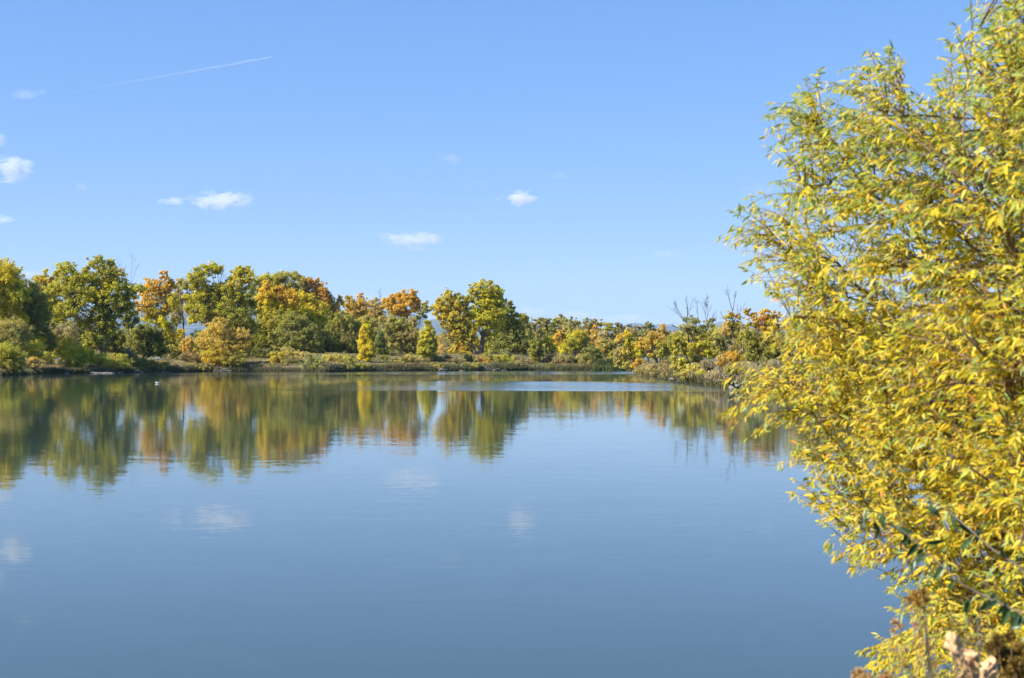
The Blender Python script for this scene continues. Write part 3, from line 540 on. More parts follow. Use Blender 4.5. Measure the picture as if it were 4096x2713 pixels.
tree('pale yellow willow top behind the dark green tree', 2085, 70, [(2085, 1265, 18, 10, 'mus/olv'), (2080, 1285, 24, 16, 'mus/olv'), (2108, 1285, 16, 16, 'olv/mus'), (2105, 1312, 26, 22, 'olv'), (2120, 1345, 26, 28, 'olv'), (2125, 1385, 24, 24, 'olv/sag')], name=WT, style='droop', trunk=.25)
tree('dark olive cone-shaped young tree at the end of the far bank', 2144, 8, [(2146, 1352, 15, 10, 'yol/olv'), (2142, 1368, 22, 14, 'yol/dkg'), (2148, 1388, 26, 15, 'yol/dkg'), (2138, 1404, 26, 14, 'dkg/yol'), (2158, 1412, 22, 14, 'dkg/yol'), (2146, 1428, 30, 13, 'dkg/grn'), (2146, 1440, 24, 7, 'dkg/grn')], name='poplar_tree', style='wisp', trunk=.14, dens=8, leafpx=5.5, top=(2146, 1375), group='narrow young poplars')
# --- the far end of the lake
tree('grey-green far tree right behind the dark cone-shaped young tree', 2130, 110, [(2128, 1300, 20, 12, 'olv/gry'), (2140, 1318, 28, 16, 'olv/gry'), (2122, 1340, 28, 22, 'gry'), (2155, 1350, 28, 30, 'olv/gry')], name='far_tree', trunk=.3)
tree('olive brown-topped far tree, first right of the pale yellow willow top', 2180, 125, [(2150, 1280, 18, 8, 'dkg/gry'), (2190, 1280, 22, 10, 'olv/brn'), (2165, 1296, 26, 12, 'olv/sag'), (2195, 1300, 26, 16, 'olv'), (2175, 1325, 36, 20, 'yg/olv'), (2205, 1345, 30, 22, 'olv')], name='far_tree', trunk=.35)
tree('tallest olive far tree with an orange-brown tip', 2250, 130, [(2240, 1268, 14, 9, 'brn/tan'), (2228, 1282, 22, 10, 'olv/mus'), (2256, 1280, 22, 10, 'olv/mus'), (2245, 1302, 36, 16, 'gry/olv'), (2230, 1325, 34, 18, 'yg/olv'), (2275, 1312, 26, 16, 'olv/gry')], name='far_tree', trunk=.38)
tree('rounded grey-green far tree, second right of the tallest olive one', 2295, 120, [(2292, 1280, 18, 10, 'olv/mus'), (2285, 1298, 28, 14, 'gry/olv'), (2312, 1302, 18, 14, 'olv/gry'), (2290, 1322, 38, 18, 'gry/olv'), (2315, 1335, 26, 18, 'dkg/gry')], name='far_tree', trunk=.38)
tree('darker grey-green far tree above the tan and orange trees', 2362, 130, [(2348, 1286, 14, 10, 'gry/dkg'), (2372, 1288, 22, 10, 'gry'), (2358, 1304, 32, 14, 'gry/dkg'), (2400, 1296, 20, 12, 'gry/sag'), (2345, 1325, 24, 20, 'dkg/gry')], name='far_tree', trunk=.38)
tree('brown thinning far tree left of the pair of grey-green ones', 2482, 130, [(2478, 1300, 18, 9, 'brn/olv'), (2472, 1315, 20, 10, 'brn/olv'), (2492, 1312, 12, 12, 'brn'), (2480, 1335, 26, 16, 'olv/brn')], name='far_tree', trunk=.28, dens=4)
tree('brown and grey-green far tree in front of the blue hills', 2534, 130, [(2516, 1303, 12, 7, 'dkg/brn'), (2525, 1318, 20, 10, 'brn/olv'), (2548, 1312, 14, 9, 'brn/gry'), (2548, 1330, 24, 14, 'gry/sag'), (2530, 1350, 26, 18, 'gry/olv')], name='far_tree', trunk=.28, dens=4)
tree('rounded blue-green far tree against the blue hills', 2593, 130, [(2594, 1296, 12, 8, 'gry/blg'), (2592, 1308, 20, 12, 'gry/blg'), (2605, 1320, 16, 12, 'gry'), (2588, 1330, 26, 16, 'gry/blg')], name='far_tree', trunk=.3, dens=6)
tree('small bright yellow tree at the left of the far inlet', 2192, 34, [(2190, 1352, 16, 12, 'yel'), (2184, 1370, 18, 14, 'yel/yg'), (2204, 1372, 12, 16, 'yel/yor'), (2195, 1392, 22, 14, 'yel/yg'), (2205, 1408, 22, 10, 'yol/tan')], name='low_tree', trunk=.16)
tree('orange tree between the small yellow tree and the broad yellow-green one', 2245, 55, [(2234, 1330, 14, 10, 'org'), (2230, 1348, 20, 12, 'org'), (2255, 1338, 18, 16, 'org/tan'), (2260, 1356, 18, 12, 'tan/org'), (2236, 1368, 22, 12, 'org/yor'), (2240, 1390, 26, 16, 'yor/yg')], name=CT, trunk=.2, dens=4.5)
tree('broad low yellow-green tree with a short forked dark trunk', 2306, 14, [(2310, 1334, 26, 9, 'yor/yel'), (2290, 1346, 22, 10, 'yel/mus'), (2330, 1346, 24, 12, 'yg/grn'), (2345, 1360, 18, 14, 'grn/gry'), (2298, 1362, 34, 12, 'yol/yg'), (2266, 1380, 24, 12, 'yg/yel'), (2310, 1382, 36, 14, 'yg'), (2338, 1384, 24, 14, 'yg/olv'), (2250, 1396, 18, 10, 'yel/yor'), (2282, 1396, 24, 12, 'yg/mus'), (2246, 1414, 12, 10, 'yel'), (2330, 1402, 26, 12, 'tan/yol')], name='low_tree', trunk=.3, top=(2308, 1375), style='wisp', dens=5)
tree('orange tree behind the dark green lakeside bush', 2370, 60, [(2385, 1306, 14, 8, 'org'), (2378, 1320, 20, 12, 'org/yor'), (2356, 1330, 14, 12, 'tan/org'), (2366, 1348, 20, 14, 'org/tan'), (2390, 1340, 18, 14, 'yor/tan'), (2380, 1372, 26, 18, 'tan/org')], name=CT, trunk=.2, dens=3.8)
tree('olive-yellow tree with grey bare twigs above the reed bed', 2432, 54, [(2434, 1302, 20, 10, 'yor/yol'), (2420, 1316, 20, 10, 'yol/olv'), (2445, 1320, 18, 12, 'olv/yol'), (2425, 1345, 24, 14, 'grs/tan'), (2450, 1345, 16, 16, 'grs/olv'), (2405, 1370, 22, 20, 'tan/org')], name=CT, trunk=.22, dens=3.6, bare=[(2430, 1370, 2425, 1320, .06, 3)])
tree('leaning olive tree with a dark slanting trunk behind the reeds', 2452, 26, [(2412, 1362, 18, 12, 'olv/tan'), (2435, 1378, 22, 14, 'olv/tan'), (2455, 1388, 20, 16, 'olv'), (2420, 1395, 22, 16, 'tan/olv'), (2400, 1400, 20, 18, 'tan/org'), (2440, 1410, 22, 14, 'olv/yg'), (2425, 1424, 24, 12, 'tan/yol')], name='low_tree', trunk=.22, top=(2432, 1385), dens=4)
# --- the right bank
tree('yellow and orange cottonwood leaning over the head of the right bank', 2556, 8, [(2508, 1320, 12, 10, 'yor'), (2508, 1338, 16, 14, 'yor/yel'), (2484, 1342, 18, 12, 'org/yor'), (2515, 1360, 20, 14, 'yel/yg'), (2486, 1364, 20, 12, 'org/tan'), (2510, 1382, 22, 14, 'yor/yel'), (2540, 1395, 18, 22, 'yg/yel'), (2470, 1412, 18, 14, 'tan/pnk'), (2480, 1398, 12, 10, 'pnk/tan'), (2500, 1402, 22, 14, 'yor/tan'), (2472, 1440, 18, 14, 'tan/olv'), (2502, 1430, 24, 16, 'yor/tan'), (2535, 1425, 18, 18, 'yel/yg'), (2495, 1458, 28, 14, 'yol/tan'), (2520, 1465, 20, 12, 'tan/yor')], name=CT, trunk=.3, top=(2512, 1380), dens=4.6)
tree('peach-orange cottonwood with black limbs on the right bank', 2629, 12, [(2650, 1306, 13, 9, 'org'), (2648, 1322, 20, 12, 'org/tan'), (2670, 1334, 18, 12, 'tan/pnk'), (2612, 1338, 26, 12, 'org/tan'), (2638, 1348, 28, 14, 'org/tan'), (2582, 1362, 26, 12, 'org/yor'), (2612, 1370, 34, 16, 'org/tan'), (2645, 1372, 24, 16, 'tan/org'), (2560, 1382, 20, 12, 'yor/org'), (2590, 1394, 28, 14, 'yor/tan'), (2556, 1406, 20, 16, 'yel/yg'), (2600, 1415, 22, 12, 'tan/yor'), (2625, 1410, 18, 20, 'olv/yol'), (2662, 1352, 16, 14, 'pnk/tan')], name=CT, trunk=.3, top=(2606, 1372), dens=3.8)
tree('yellow-green bushy tree right of the peach-orange cottonwood', 2652, 9, [(2638, 1380, 14, 14, 'yg'), (2650, 1398, 18, 16, 'yg/yol'), (2668, 1385, 16, 18, 'yg/olv'), (2672, 1412, 18, 16, 'yol/olv'), (2646, 1422, 18, 16, 'yg/olv'), (2668, 1432, 18, 12, 'mus/yg'), (2680, 1362, 12, 20, 'olv/tan')], name='low_tree', trunk=.14)
tree('bright green-yellow leaning tree with foliage down to the water', 2764, 8, [(2692, 1352, 18, 12, 'yg/grn'), (2712, 1358, 24, 14, 'yg/grn'), (2725, 1378, 22, 14, 'yg/olv'), (2700, 1385, 16, 16, 'olv/yg'), (2708, 1408, 20, 14, 'yg/pal'), (2738, 1402, 16, 14, 'yol/yg'), (2700, 1440, 22, 16, 'pal/grn'), (2722, 1450, 24, 16, 'pal/yg'), (2705, 1468, 20, 14, 'pal/sag'), (2732, 1478, 24, 14, 'pal/grn'), (2748, 1462, 14, 14, 'yel/yg'), (2720, 1494, 22, 9, 'pal/sag')], name='leaning_tree', trunk=.2, top=(2735, 1405), dens=5)
tree('mustard-yellow spreading willow in the middle of the right bank', 2790, 14, [(2765, 1376, 18, 9, 'mus/yor'), (2790, 1380, 22, 10, 'mus'), (2812, 1372, 20, 9, 'mus/yg'), (2838, 1372, 20, 9, 'yg/mus'), (2775, 1396, 22, 10, 'mus/olv'), (2830, 1384, 22, 9, 'mus/yg'), (2760, 1412, 14, 14, 'mus/yol'), (2822, 1408, 20, 9, 'mus/yel'), (2845, 1410, 18, 9, 'mus/yel'), (2835, 1424, 22, 9, 'mus/yg'), (2790, 1432, 20, 18, 'olv/sag'), (2765, 1440, 14, 14, 'olv/yg')], name=WT, style='wisp', trunk=.16, dens=6)
tree('thin olive tree with long bare dead tops rising over the right bank', 2772, 40, [(2752, 1278, 22, 12, 'olv/tan'), (2780, 1285, 22, 14, 'olv/yol'), (2740, 1305, 28, 14, 'olv/tan'), (2768, 1318, 26, 18, 'olv/yol'), (2800, 1312, 26, 16, 'yol/olv'), (2730, 1330, 24, 14, 'olv'), (2828, 1285, 18, 10, 'yol/olv'), (2835, 1305, 22, 14, 'olv/yol'), (2800, 1345, 34, 18, 'olv/yol'), (2855, 1280, 14, 8, 'tan/olv'), (2850, 1330, 24, 16, 'olv/yol')], name='half_bare_tree', trunk=.24, top=(2748, 1290), dens=2.4, bare=[(2768, 1350, 2728, 1228, .13, 4), (2752, 1300, 2695, 1240, .08, 3), (2740, 1330, 2690, 1300, .08, 3), (2820, 1335, 2772, 1232, .1, 4), (2832, 1320, 2816, 1230, .1, 4), (2820, 1330, 2862, 1268, .07, 3)])
tree('yellow-tan tree with a single bare spire at its top', 2928, 40, [(2918, 1252, 12, 9, 'yor/tan'), (2915, 1268, 20, 10, 'yor/yol'), (2945, 1258, 16, 9, 'tan/org'), (2960, 1270, 14, 9, 'tan/org'), (2910, 1300, 24, 14, 'org/tan'), (2940, 1300, 24, 18, 'olv/yol'), (2900, 1325, 24, 16, 'org/pnk'), (2925, 1335, 28, 16, 'yol/olv'), (2880, 1345, 24, 14, 'pnk/tan')], name='half_bare_tree', trunk=.2, top=(2930, 1265), dens=3, bare=[(2930, 1320, 2932, 1205, .12, 4), (2930, 1300, 2965, 1240, .06, 3), (2928, 1300, 2885, 1262, .06, 3)])
tree('orange cottonwood half hidden by the yellow willow leaves', 3060, 34, [(2990, 1246, 16, 10, 'yg/yor'), (3008, 1256, 24, 12, 'org/yor'), (3050, 1250, 26, 12, 'org/yor'), (3030, 1275, 30, 16, 'org/obr'), (3072, 1278, 30, 16, 'org'), (3105, 1262, 26, 14, 'org/tan'), (3050, 1305, 32, 18, 'org/obr'), (3090, 1310, 30, 20, 'org/yor'), (3010, 1300, 20, 14, 'yol/grn'), (3140, 1300, 30, 20, 'tan/olv'), (3075, 1340, 40, 20, 'obr/olv')], name=CT, trunk=.26, dens=4, leafpx=7.5)
tree('olive-green willow thicket on the right bank beside the willow leaves', 3030, 14, [(2985, 1335, 28, 18, 'olv/mus'), (3020, 1345, 34, 20, 'olv'), (3060, 1360, 34, 22, 'olv/sag'), (2995, 1375, 26, 20, 'olv/yg'), (3035, 1390, 40, 24, 'dkg/olv'), (3075, 1400, 34, 26, 'olv/dkg'), (3050, 1430, 44, 20, 'dkg/olv'), (3010, 1420, 30, 20, 'yol/olv'), (3100, 1365, 26, 30, 'tan/olv'), (3110, 1420, 30, 26, 'grs/olv')], name=WT, style='wisp', trunk=.14, dens=6, leafpx=7)
tree('dark olive bushy tree behind the mustard-yellow willow', 2880, 26, [(2865, 1352, 24, 12, 'dkg/olv'), (2895, 1362, 28, 14, 'dkg/olv'), (2870, 1385, 24, 16, 'olv'), (2905, 1395, 24, 18, 'olv/sag')], name='low_tree', style='wisp', trunk=.12, dens=6)
tree('leafless pale grey bush standing over the orange shrub', 2940, 9, [(2925, 1390, 10, 6, 'tan')], name='bare_tree', trunk=.07, top=(2965, 1400), bark=M_PALE, dens=2, bare=[(2968, 1415, 2925, 1340, .05, 4), (2970, 1410, 2975, 1330, .05, 4), (2965, 1420, 2885, 1380, .05, 3), (2970, 1420, 3010, 1350, .04, 3)])
tree('tan and olive tree behind the yellow willow leaves', 3280, 30, [(3200, 1290, 60, 30, 'tan/olv'), (3270, 1280, 60, 34, 'tan/org'), (3230, 1340, 70, 40, 'olv/tan'), (3320, 1320, 60, 40, 'olv/tan'), (3270, 1400, 80, 40, 'olv/grs'), (3170, 1400, 50, 40, 'tan/grs')], trunk=.2, dens=4, leafpx=9)
tree('brown thicket on the right bank deep behind the yellow willow leaves', 3560, 26, [(3440, 1330, 70, 40, 'tan/olv'), (3540, 1320, 80, 50, 'olv/tan'), (3640, 1340, 80, 50, 'tan/olv'), (3500, 1410, 90, 50, 'olv/grs'), (3620, 1420, 90, 50, 'olv/brn')], trunk=.2, dens=4, leafpx=12)
tree('olive tree at the right edge behind the yellow willow leaves', 3960, 24, [(3780, 1330, 80, 60, 'olv/tan'), (3900, 1310, 90, 70, 'olv/yol'), (4030, 1320, 90, 70, 'tan/olv'), (4180, 1330, 100, 70, 'olv/yol'), (3860, 1430, 110, 60, 'olv/grs'), (4040, 1440, 120, 60, 'olv')], trunk=.2, dens=4, leafpx=16)

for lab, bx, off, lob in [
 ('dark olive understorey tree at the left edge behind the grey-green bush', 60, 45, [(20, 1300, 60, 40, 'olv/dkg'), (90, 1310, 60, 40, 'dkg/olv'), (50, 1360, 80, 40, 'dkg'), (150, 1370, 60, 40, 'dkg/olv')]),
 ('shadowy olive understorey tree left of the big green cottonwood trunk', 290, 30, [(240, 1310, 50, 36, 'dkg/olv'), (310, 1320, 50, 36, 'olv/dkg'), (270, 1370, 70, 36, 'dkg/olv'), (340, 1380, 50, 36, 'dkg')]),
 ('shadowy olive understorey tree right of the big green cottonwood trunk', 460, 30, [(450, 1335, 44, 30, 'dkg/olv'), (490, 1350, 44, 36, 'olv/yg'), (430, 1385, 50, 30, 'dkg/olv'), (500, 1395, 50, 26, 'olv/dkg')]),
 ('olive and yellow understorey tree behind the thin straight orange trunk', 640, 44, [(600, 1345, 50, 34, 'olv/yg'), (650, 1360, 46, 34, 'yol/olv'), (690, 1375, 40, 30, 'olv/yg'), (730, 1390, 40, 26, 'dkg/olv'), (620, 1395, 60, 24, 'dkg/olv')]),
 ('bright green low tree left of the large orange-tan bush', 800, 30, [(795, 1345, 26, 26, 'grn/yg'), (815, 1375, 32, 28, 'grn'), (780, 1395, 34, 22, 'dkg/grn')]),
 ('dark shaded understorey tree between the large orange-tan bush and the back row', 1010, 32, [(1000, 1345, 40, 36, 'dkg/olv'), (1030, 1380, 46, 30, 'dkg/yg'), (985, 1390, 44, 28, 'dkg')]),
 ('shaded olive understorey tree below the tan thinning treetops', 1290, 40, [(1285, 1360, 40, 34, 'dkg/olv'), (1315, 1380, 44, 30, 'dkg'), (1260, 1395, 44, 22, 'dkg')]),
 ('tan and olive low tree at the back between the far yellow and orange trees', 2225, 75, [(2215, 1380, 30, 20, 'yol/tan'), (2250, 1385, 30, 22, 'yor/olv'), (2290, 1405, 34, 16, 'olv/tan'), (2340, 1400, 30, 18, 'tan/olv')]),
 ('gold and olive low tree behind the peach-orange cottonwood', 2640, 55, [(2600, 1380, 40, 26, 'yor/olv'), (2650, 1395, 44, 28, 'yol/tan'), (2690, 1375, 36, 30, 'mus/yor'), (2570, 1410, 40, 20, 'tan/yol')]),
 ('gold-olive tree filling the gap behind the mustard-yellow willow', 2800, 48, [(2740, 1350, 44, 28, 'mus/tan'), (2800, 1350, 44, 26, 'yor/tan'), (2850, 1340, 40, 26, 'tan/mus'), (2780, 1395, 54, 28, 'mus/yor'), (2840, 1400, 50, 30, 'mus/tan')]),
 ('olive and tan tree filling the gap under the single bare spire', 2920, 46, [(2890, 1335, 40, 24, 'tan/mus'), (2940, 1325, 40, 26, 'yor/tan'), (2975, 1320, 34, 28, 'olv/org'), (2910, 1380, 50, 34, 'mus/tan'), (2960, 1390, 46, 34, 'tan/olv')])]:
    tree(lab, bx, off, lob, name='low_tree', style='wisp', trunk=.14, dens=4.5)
def far_wood():
    """the wooded flat beyond the first trees, one mass of low crowns"""
    V, C = [], []
    for px in np.arange(-500, 4700, 17):
        D = rng.uniform(430, 640); top = 1340 + 22 * (vnoise(np.array([px / 60.]), np.array([2.2]))[0] - .5) + rng.uniform(-8, 12) - (14 if px > 1250 else 0) + (16 if 700 < px < 800 else 0)
        ck = ['olv', 'olv/tan', 'mus/tan', 'gry/olv', 'mus/olv', 'tan/yor', 'tan/obr', 'olv/dkg'][rng.integers(0, 8)]
        h = (1425 - top); v, _, c = crown([(px, top + h * .3, 22, h * .3, ck), (px + rng.uniform(-9, 9), top + h * .75, 26, h * .32, ck)], D, 'wisp', 2.2, 7)
        V.append(v); C.append(c)
    V = np.concatenate(V); V[:, 2] = np.maximum(V[:, 2], 2.2)
    o = quads_obj('distant_wood', V, np.arange(len(V)).reshape(-1, 4), M_LEAF, None, np.concatenate(C)); tag(o, 'hazy mass of olive and brown woodland far behind the lakeside trees', kind='stuff')
far_wood()
# ------------------------------------------------------------------ shrubs on the bank: (label, foot column, metres behind the shore, lobes)
SHRUBS = [
 ('grey-green bush at the left edge below the yellow cottonwood', 40, 22, [(40, 1318, 44, 26, 'sag/olv'), (5, 1335, 50, 36, 'sag/olv'), (80, 1335, 36, 26, 'olv/sag'), (40, 1365, 70, 28, 'olv/dkg')]),
 ('mid-green grassy willow bush at the far left waterside', 20, 4, [(30, 1408, 34, 18, 'grn/yg'), (0, 1425, 55, 30, 'grn'), (60, 1432, 34, 16, 'grn/yg'), (20, 1462, 55, 24, 'dkg/grn'), (70, 1470, 30, 16, 'dkg/olv')]),
 ('yellow rounded bush, upper of the pair below the tan twiggy shrub', 128, 14, [(118, 1360, 26, 14, 'yel/yg'), (145, 1366, 26, 14, 'yg/yel'), (130, 1384, 38, 14, 'yg/yol')]),
 ('yellow rounded bush, lower of the pair below the tan twiggy shrub', 120, 8, [(128, 1396, 32, 14, 'yel/yg'), (110, 1414, 32, 14, 'yel/yol'), (142, 1422, 24, 14, 'yol/yg')]),
 ('orange-tipped weedy clump by the water at the left', 128, 2, [(128, 1438, 14, 10, 'org/yor'), (112, 1452, 22, 10, 'rus/yor'), (145, 1458, 26, 12, 'rus/tan')]),
 ('small mustard bush right of the two yellow rounded bushes', 178, 6, [(178, 1424, 22, 10, 'mus/yg'), (182, 1440, 26, 12, 'yol/mus')]),
 ('tan twiggy shrub left of the big green cottonwood trunk', 235, 14, [(200, 1335, 34, 16, 'tan/pnk'), (240, 1335, 38, 20, 'tan/grs'), (270, 1325, 26, 18, 'grs/tan'), (215, 1362, 44, 18, 'pnk/tan'), (265, 1370, 36, 22, 'tan/olv'), (285, 1395, 26, 22, 'grs/tan')]),
 ('light yellow-green bush under the tan twiggy shrub', 258, 9, [(262, 1378, 22, 14, 'yg/yel'), (256, 1402, 28, 16, 'yg/yel'), (240, 1428, 24, 14, 'mus/yg')]),
 ('large mustard-yellow bush left of the white shore log', 305, 4, [(310, 1404, 26, 14, 'yel/mus'), (292, 1422, 34, 16, 'mus/yel'), (325, 1430, 26, 18, 'mus/yg'), (300, 1450, 38, 16, 'mus/yol')]),
 ('yellow-green bush below the big green cottonwood trunk', 366, 6, [(366, 1420, 26, 12, 'yg/yel'), (352, 1436, 24, 12, 'yel/yg'), (385, 1440, 20, 12, 'yg')]),
 ('small bright yellow bush above the white shore log', 402, 3, [(402, 1436, 22, 11, 'yel/mus'), (408, 1452, 24, 11, 'mus/yg')]),
 ('wide yellow-green bush right of the white shore log', 465, 4, [(450, 1436, 28, 12, 'yg/sag'), (480, 1440, 26, 14, 'yg/mus'), (462, 1460, 42, 14, 'yol/yg'), (495, 1468, 20, 14, 'olv/yg')]),
 ('grey twiggy shrub between the wide yellow-green bush and the low dark tree', 520, 6, [(515, 1420, 18, 16, 'grs/rus'), (525, 1445, 24, 14, 'grs/olv')]),
 ('olive waterside bush under the low dark green tree', 560, 4, [(545, 1440, 26, 16, 'olv/yg'), (572, 1455, 28, 14, 'olv/dkg'), (545, 1468, 26, 12, 'olv')]),
 ('pale olive bush at the water under the thin orange cottonwood', 612, 3, [(600, 1455, 24, 11, 'olv/pal'), (628, 1462, 28, 11, 'olv/yg'), (615, 1474, 34, 8, 'olv/dkg')]),
 ('round sage bush at the foot of the thin orange cottonwood', 694, 16, [(690, 1396, 18, 10, 'sag/grn'), (698, 1412, 18, 12, 'sag/olv'), (690, 1430, 20, 14, 'dkg/olv')]),
 ('small orange bush left of the large orange-tan waterside one', 748, 14, [(760, 1362, 12, 14, 'org'), (750, 1380, 18, 12, 'org/tan'), (738, 1398, 16, 12, 'org/yor'), (760, 1406, 18, 14, 'org/tan')]),
 ('rust-brown low shrub on the slope left of the large orange-tan one', 780, 7, [(760, 1430, 26, 12, 'rus/brn'), (790, 1440, 24, 14, 'rus/brn')]),
 ('mustard scrub at the water left of the large orange-tan bush', 785, 2, [(770, 1470, 26, 9, 'mus/olv'), (800, 1468, 22, 10, 'mus/rus'), (730, 1472, 24, 9, 'olv/brn')]),
 ('large orange-tan bush hanging over the water', 905, 3, [(882, 1292, 18, 14, 'tan/yor'), (850, 1310, 26, 14, 'tan/yor'), (882, 1318, 30, 16, 'yor/tan'), (955, 1338, 24, 16, 'org/tan'), (985, 1352, 18, 14, 'tan/yor'), (822, 1345, 24, 16, 'tan/yor'), (862, 1345, 36, 20, 'yor/tan'), (925, 1360, 34, 20, 'tan/mus'), (970, 1375, 32, 20, 'yor/tan'), (828, 1372, 30, 16, 'yor/tan'), (885, 1378, 42, 20, 'yor/tan'), (940, 1398, 46, 20, 'tan/yor'), (850, 1408, 40, 16, 'yor/mus'), (900, 1412, 40, 18, 'yor/tan'), (848, 1436, 32, 14, 'yor'), (890, 1444, 38, 16, 'yor/mus'), (945, 1438, 36, 18, 'mus/brn'), (915, 1466, 46, 12, 'mus/yor')]),
 ('dark clipped-looking shrub at the top of the shaded bank', 1045, 14, [(1035, 1400, 18, 9, 'dkg'), (1055, 1408, 18, 10, 'dkg/brn'), (1042, 1424, 26, 12, 'dkg')]),
 ('orange-yellow bush in the shade right of the large orange-tan one', 1112, 4, [(1105, 1432, 24, 14, 'mus/yor'), (1128, 1440, 20, 14, 'yor/brn'), (1098, 1458, 20, 12, 'yor'), (1125, 1462, 24, 12, 'mus/brn')]),
 ('tan shrub at the top of the bank left of the sage slope', 1160, 15, [(1145, 1404, 24, 9, 'tan/olv'), (1172, 1412, 24, 9, 'tan/mus'), (1190, 1432, 22, 12, 'tan/brn')]),
 ('brown shaded shrub low on the bank below the tan one', 1175, 4, [(1165, 1450, 26, 14, 'brn/olv'), (1195, 1460, 24, 14, 'brn/dkg')]),
 ('blue-green bush low on the bank, left end of the sage slope', 1245, 4, [(1236, 1432, 12, 14, 'blg/sag'), (1258, 1445, 20, 12, 'blg/grn'), (1240, 1462, 26, 12, 'blg/dkg')]),
 ('pale sage shrub at the top left of the sage slope', 1215, 15, [(1200, 1428, 26, 10, 'sag/tan'), (1228, 1424, 22, 10, 'sag/tan'), (1212, 1446, 28, 12, 'sag/olv')]),
 ('deep green weedy bush by the water below the sage slope', 1283, 3, [(1278, 1452, 18, 11, 'grn/blg'), (1292, 1468, 22, 10, 'dkg/grn'), (1265, 1474, 22, 8, 'dkg')]),
 ('broad sage-yellow shrub in the middle of the sage slope', 1335, 8, [(1318, 1436, 26, 11, 'sag/pal'), (1348, 1438, 26, 12, 'sag/mus'), (1330, 1456, 34, 12, 'sag/olv'), (1368, 1456, 22, 11, 'sag/yg')]),
 ('red-tinged low shrub above the broad sage-yellow one', 1330, 17, [(1322, 1424, 24, 7, 'rus/pnk'), (1345, 1428, 18, 6, 'rus/tan')]),
 ('light sage shrub left of the foot of the narrow yellow poplar', 1390, 8, [(1382, 1442, 22, 11, 'sag/pal'), (1404, 1446, 22, 10, 'sag/yg'), (1396, 1462, 28, 9, 'sag/mus')]),
 ('olive grassy bush at the water left of the narrow yellow poplar', 1375, 2, [(1360, 1468, 28, 9, 'olv/sag'), (1390, 1472, 26, 8, 'olv/dkg')]),
 ('yellow-green low bush at the water under the narrow yellow poplar', 1435, 2, [(1425, 1464, 22, 8, 'yg/yol'), (1450, 1468, 24, 8, 'yg/olv'), (1432, 1478, 32, 5, 'dkg/olv')]),
 ('dark green low bush in the narrow yellow poplar shadow', 1515, 3, [(1495, 1464, 24, 8, 'grn/dkg'), (1520, 1472, 26, 8, 'dkg/grn'), (1550, 1466, 18, 7, 'yg/olv')]),
 ('dark olive bush beside the brown grass right of the narrow yellow poplar', 1542, 10, [(1538, 1432, 14, 8, 'olv/dkg'), (1545, 1446, 18, 9, 'dkg/olv')]),
 ('sage shrub near the water, midway between the two narrow poplars', 1585, 5, [(1575, 1446, 20, 9, 'sag/olv'), (1596, 1448, 20, 10, 'sag/pal'), (1585, 1466, 28, 10, 'dkg/olv')]),
 ('big rounded sage shrub left of the yellow-green poplar', 1632, 6, [(1625, 1432, 22, 9, 'sag/pal'), (1645, 1442, 22, 10, 'sag/pal'), (1620, 1452, 28, 10, 'sag/olv'), (1650, 1464, 26, 11, 'sag/dkg')]),
 ('rust-pink low shrub under the yellow-green poplar', 1700, 7, [(1690, 1448, 20, 9, 'rus/pnk'), (1712, 1454, 18, 8, 'rus/tan')]),
 ('sage shrub at the water below the rust-pink one', 1720, 2, [(1705, 1468, 22, 9, 'sag/olv'), (1738, 1470, 26, 9, 'sag/grn')]),
 ('broad rust-brown shrub right of the yellow-green poplar', 1770, 10, [(1752, 1436, 20, 9, 'rus/brn'), (1780, 1434, 24, 10, 'rus/brn'), (1765, 1448, 28, 9, 'rus/olv')]),
 ('rust-red shrub in the middle of the bank left of the cottonwood trunks', 1830, 6, [(1812, 1446, 24, 8, 'rus/brn'), (1842, 1452, 22, 9, 'rus/tan'), (1822, 1462, 28, 8, 'rus/olv')]),
 ('olive-dark shrub at the water below the rust-red one', 1825, 2, [(1815, 1474, 26, 8, 'dkg/blg'), (1848, 1472, 18, 8, 'olv/rus'), (1790, 1470, 22, 8, 'olv')]),
 ('round green sage bush below the left cottonwood trunk', 1877, 9, [(1872, 1428, 14, 9, 'sag/grn'), (1882, 1438, 16, 9, 'grn/blg'), (1874, 1448, 15, 7, 'blg/dkg')]),
 ('bright rust shrub below the right cottonwood trunk', 1922, 7, [(1910, 1434, 16, 8, 'rus/tan'), (1928, 1444, 18, 9, 'rus/org'), (1940, 1454, 16, 10, 'rus/org')]),
 ('tan-yellow waterside shrub left of the white dead sticks', 1885, 2, [(1878, 1464, 20, 9, 'mus/tan'), (1900, 1466, 18, 9, 'olv/tan'), (1885, 1476, 28, 6, 'tan/dkg')]),
 ('grey-green willow bush at the right foot of the cottonwood', 1960, 10, [(1942, 1430, 18, 11, 'sag/grn'), (1965, 1438, 22, 10, 'sag/grn'), (1982, 1446, 18, 9, 'sag/gry')]),
 ('tan grassy shrub above the white dead sticks', 1975, 4, [(1968, 1460, 18, 8, 'tan/olv'), (1985, 1468, 16, 8, 'tan/sag')]),
 ('small round blue-green bush below the dark green tree', 2028, 14, [(2026, 1412, 13, 9, 'blg/gry'), (2032, 1422, 13, 8, 'blg')]),
 ('yellow-olive bush on the slope below the dark green tree', 2012, 7, [(2005, 1434, 22, 10, 'yol/yg'), (2030, 1440, 20, 11, 'yg/mus'), (2020, 1454, 22, 9, 'yol/olv')]),
 ('dark green waterside bush right of the white dead sticks', 2005, 3, [(2000, 1458, 18, 9, 'dkg'), (2012, 1468, 18, 10, 'dkg/blg')]),
 ('rust and tan waterside shrub left of the cone-shaped young tree', 2050, 3, [(2040, 1462, 20, 10, 'tan/rus'), (2066, 1464, 20, 10, 'rus/tan'), (2050, 1476, 28, 6, 'yol/rus')]),
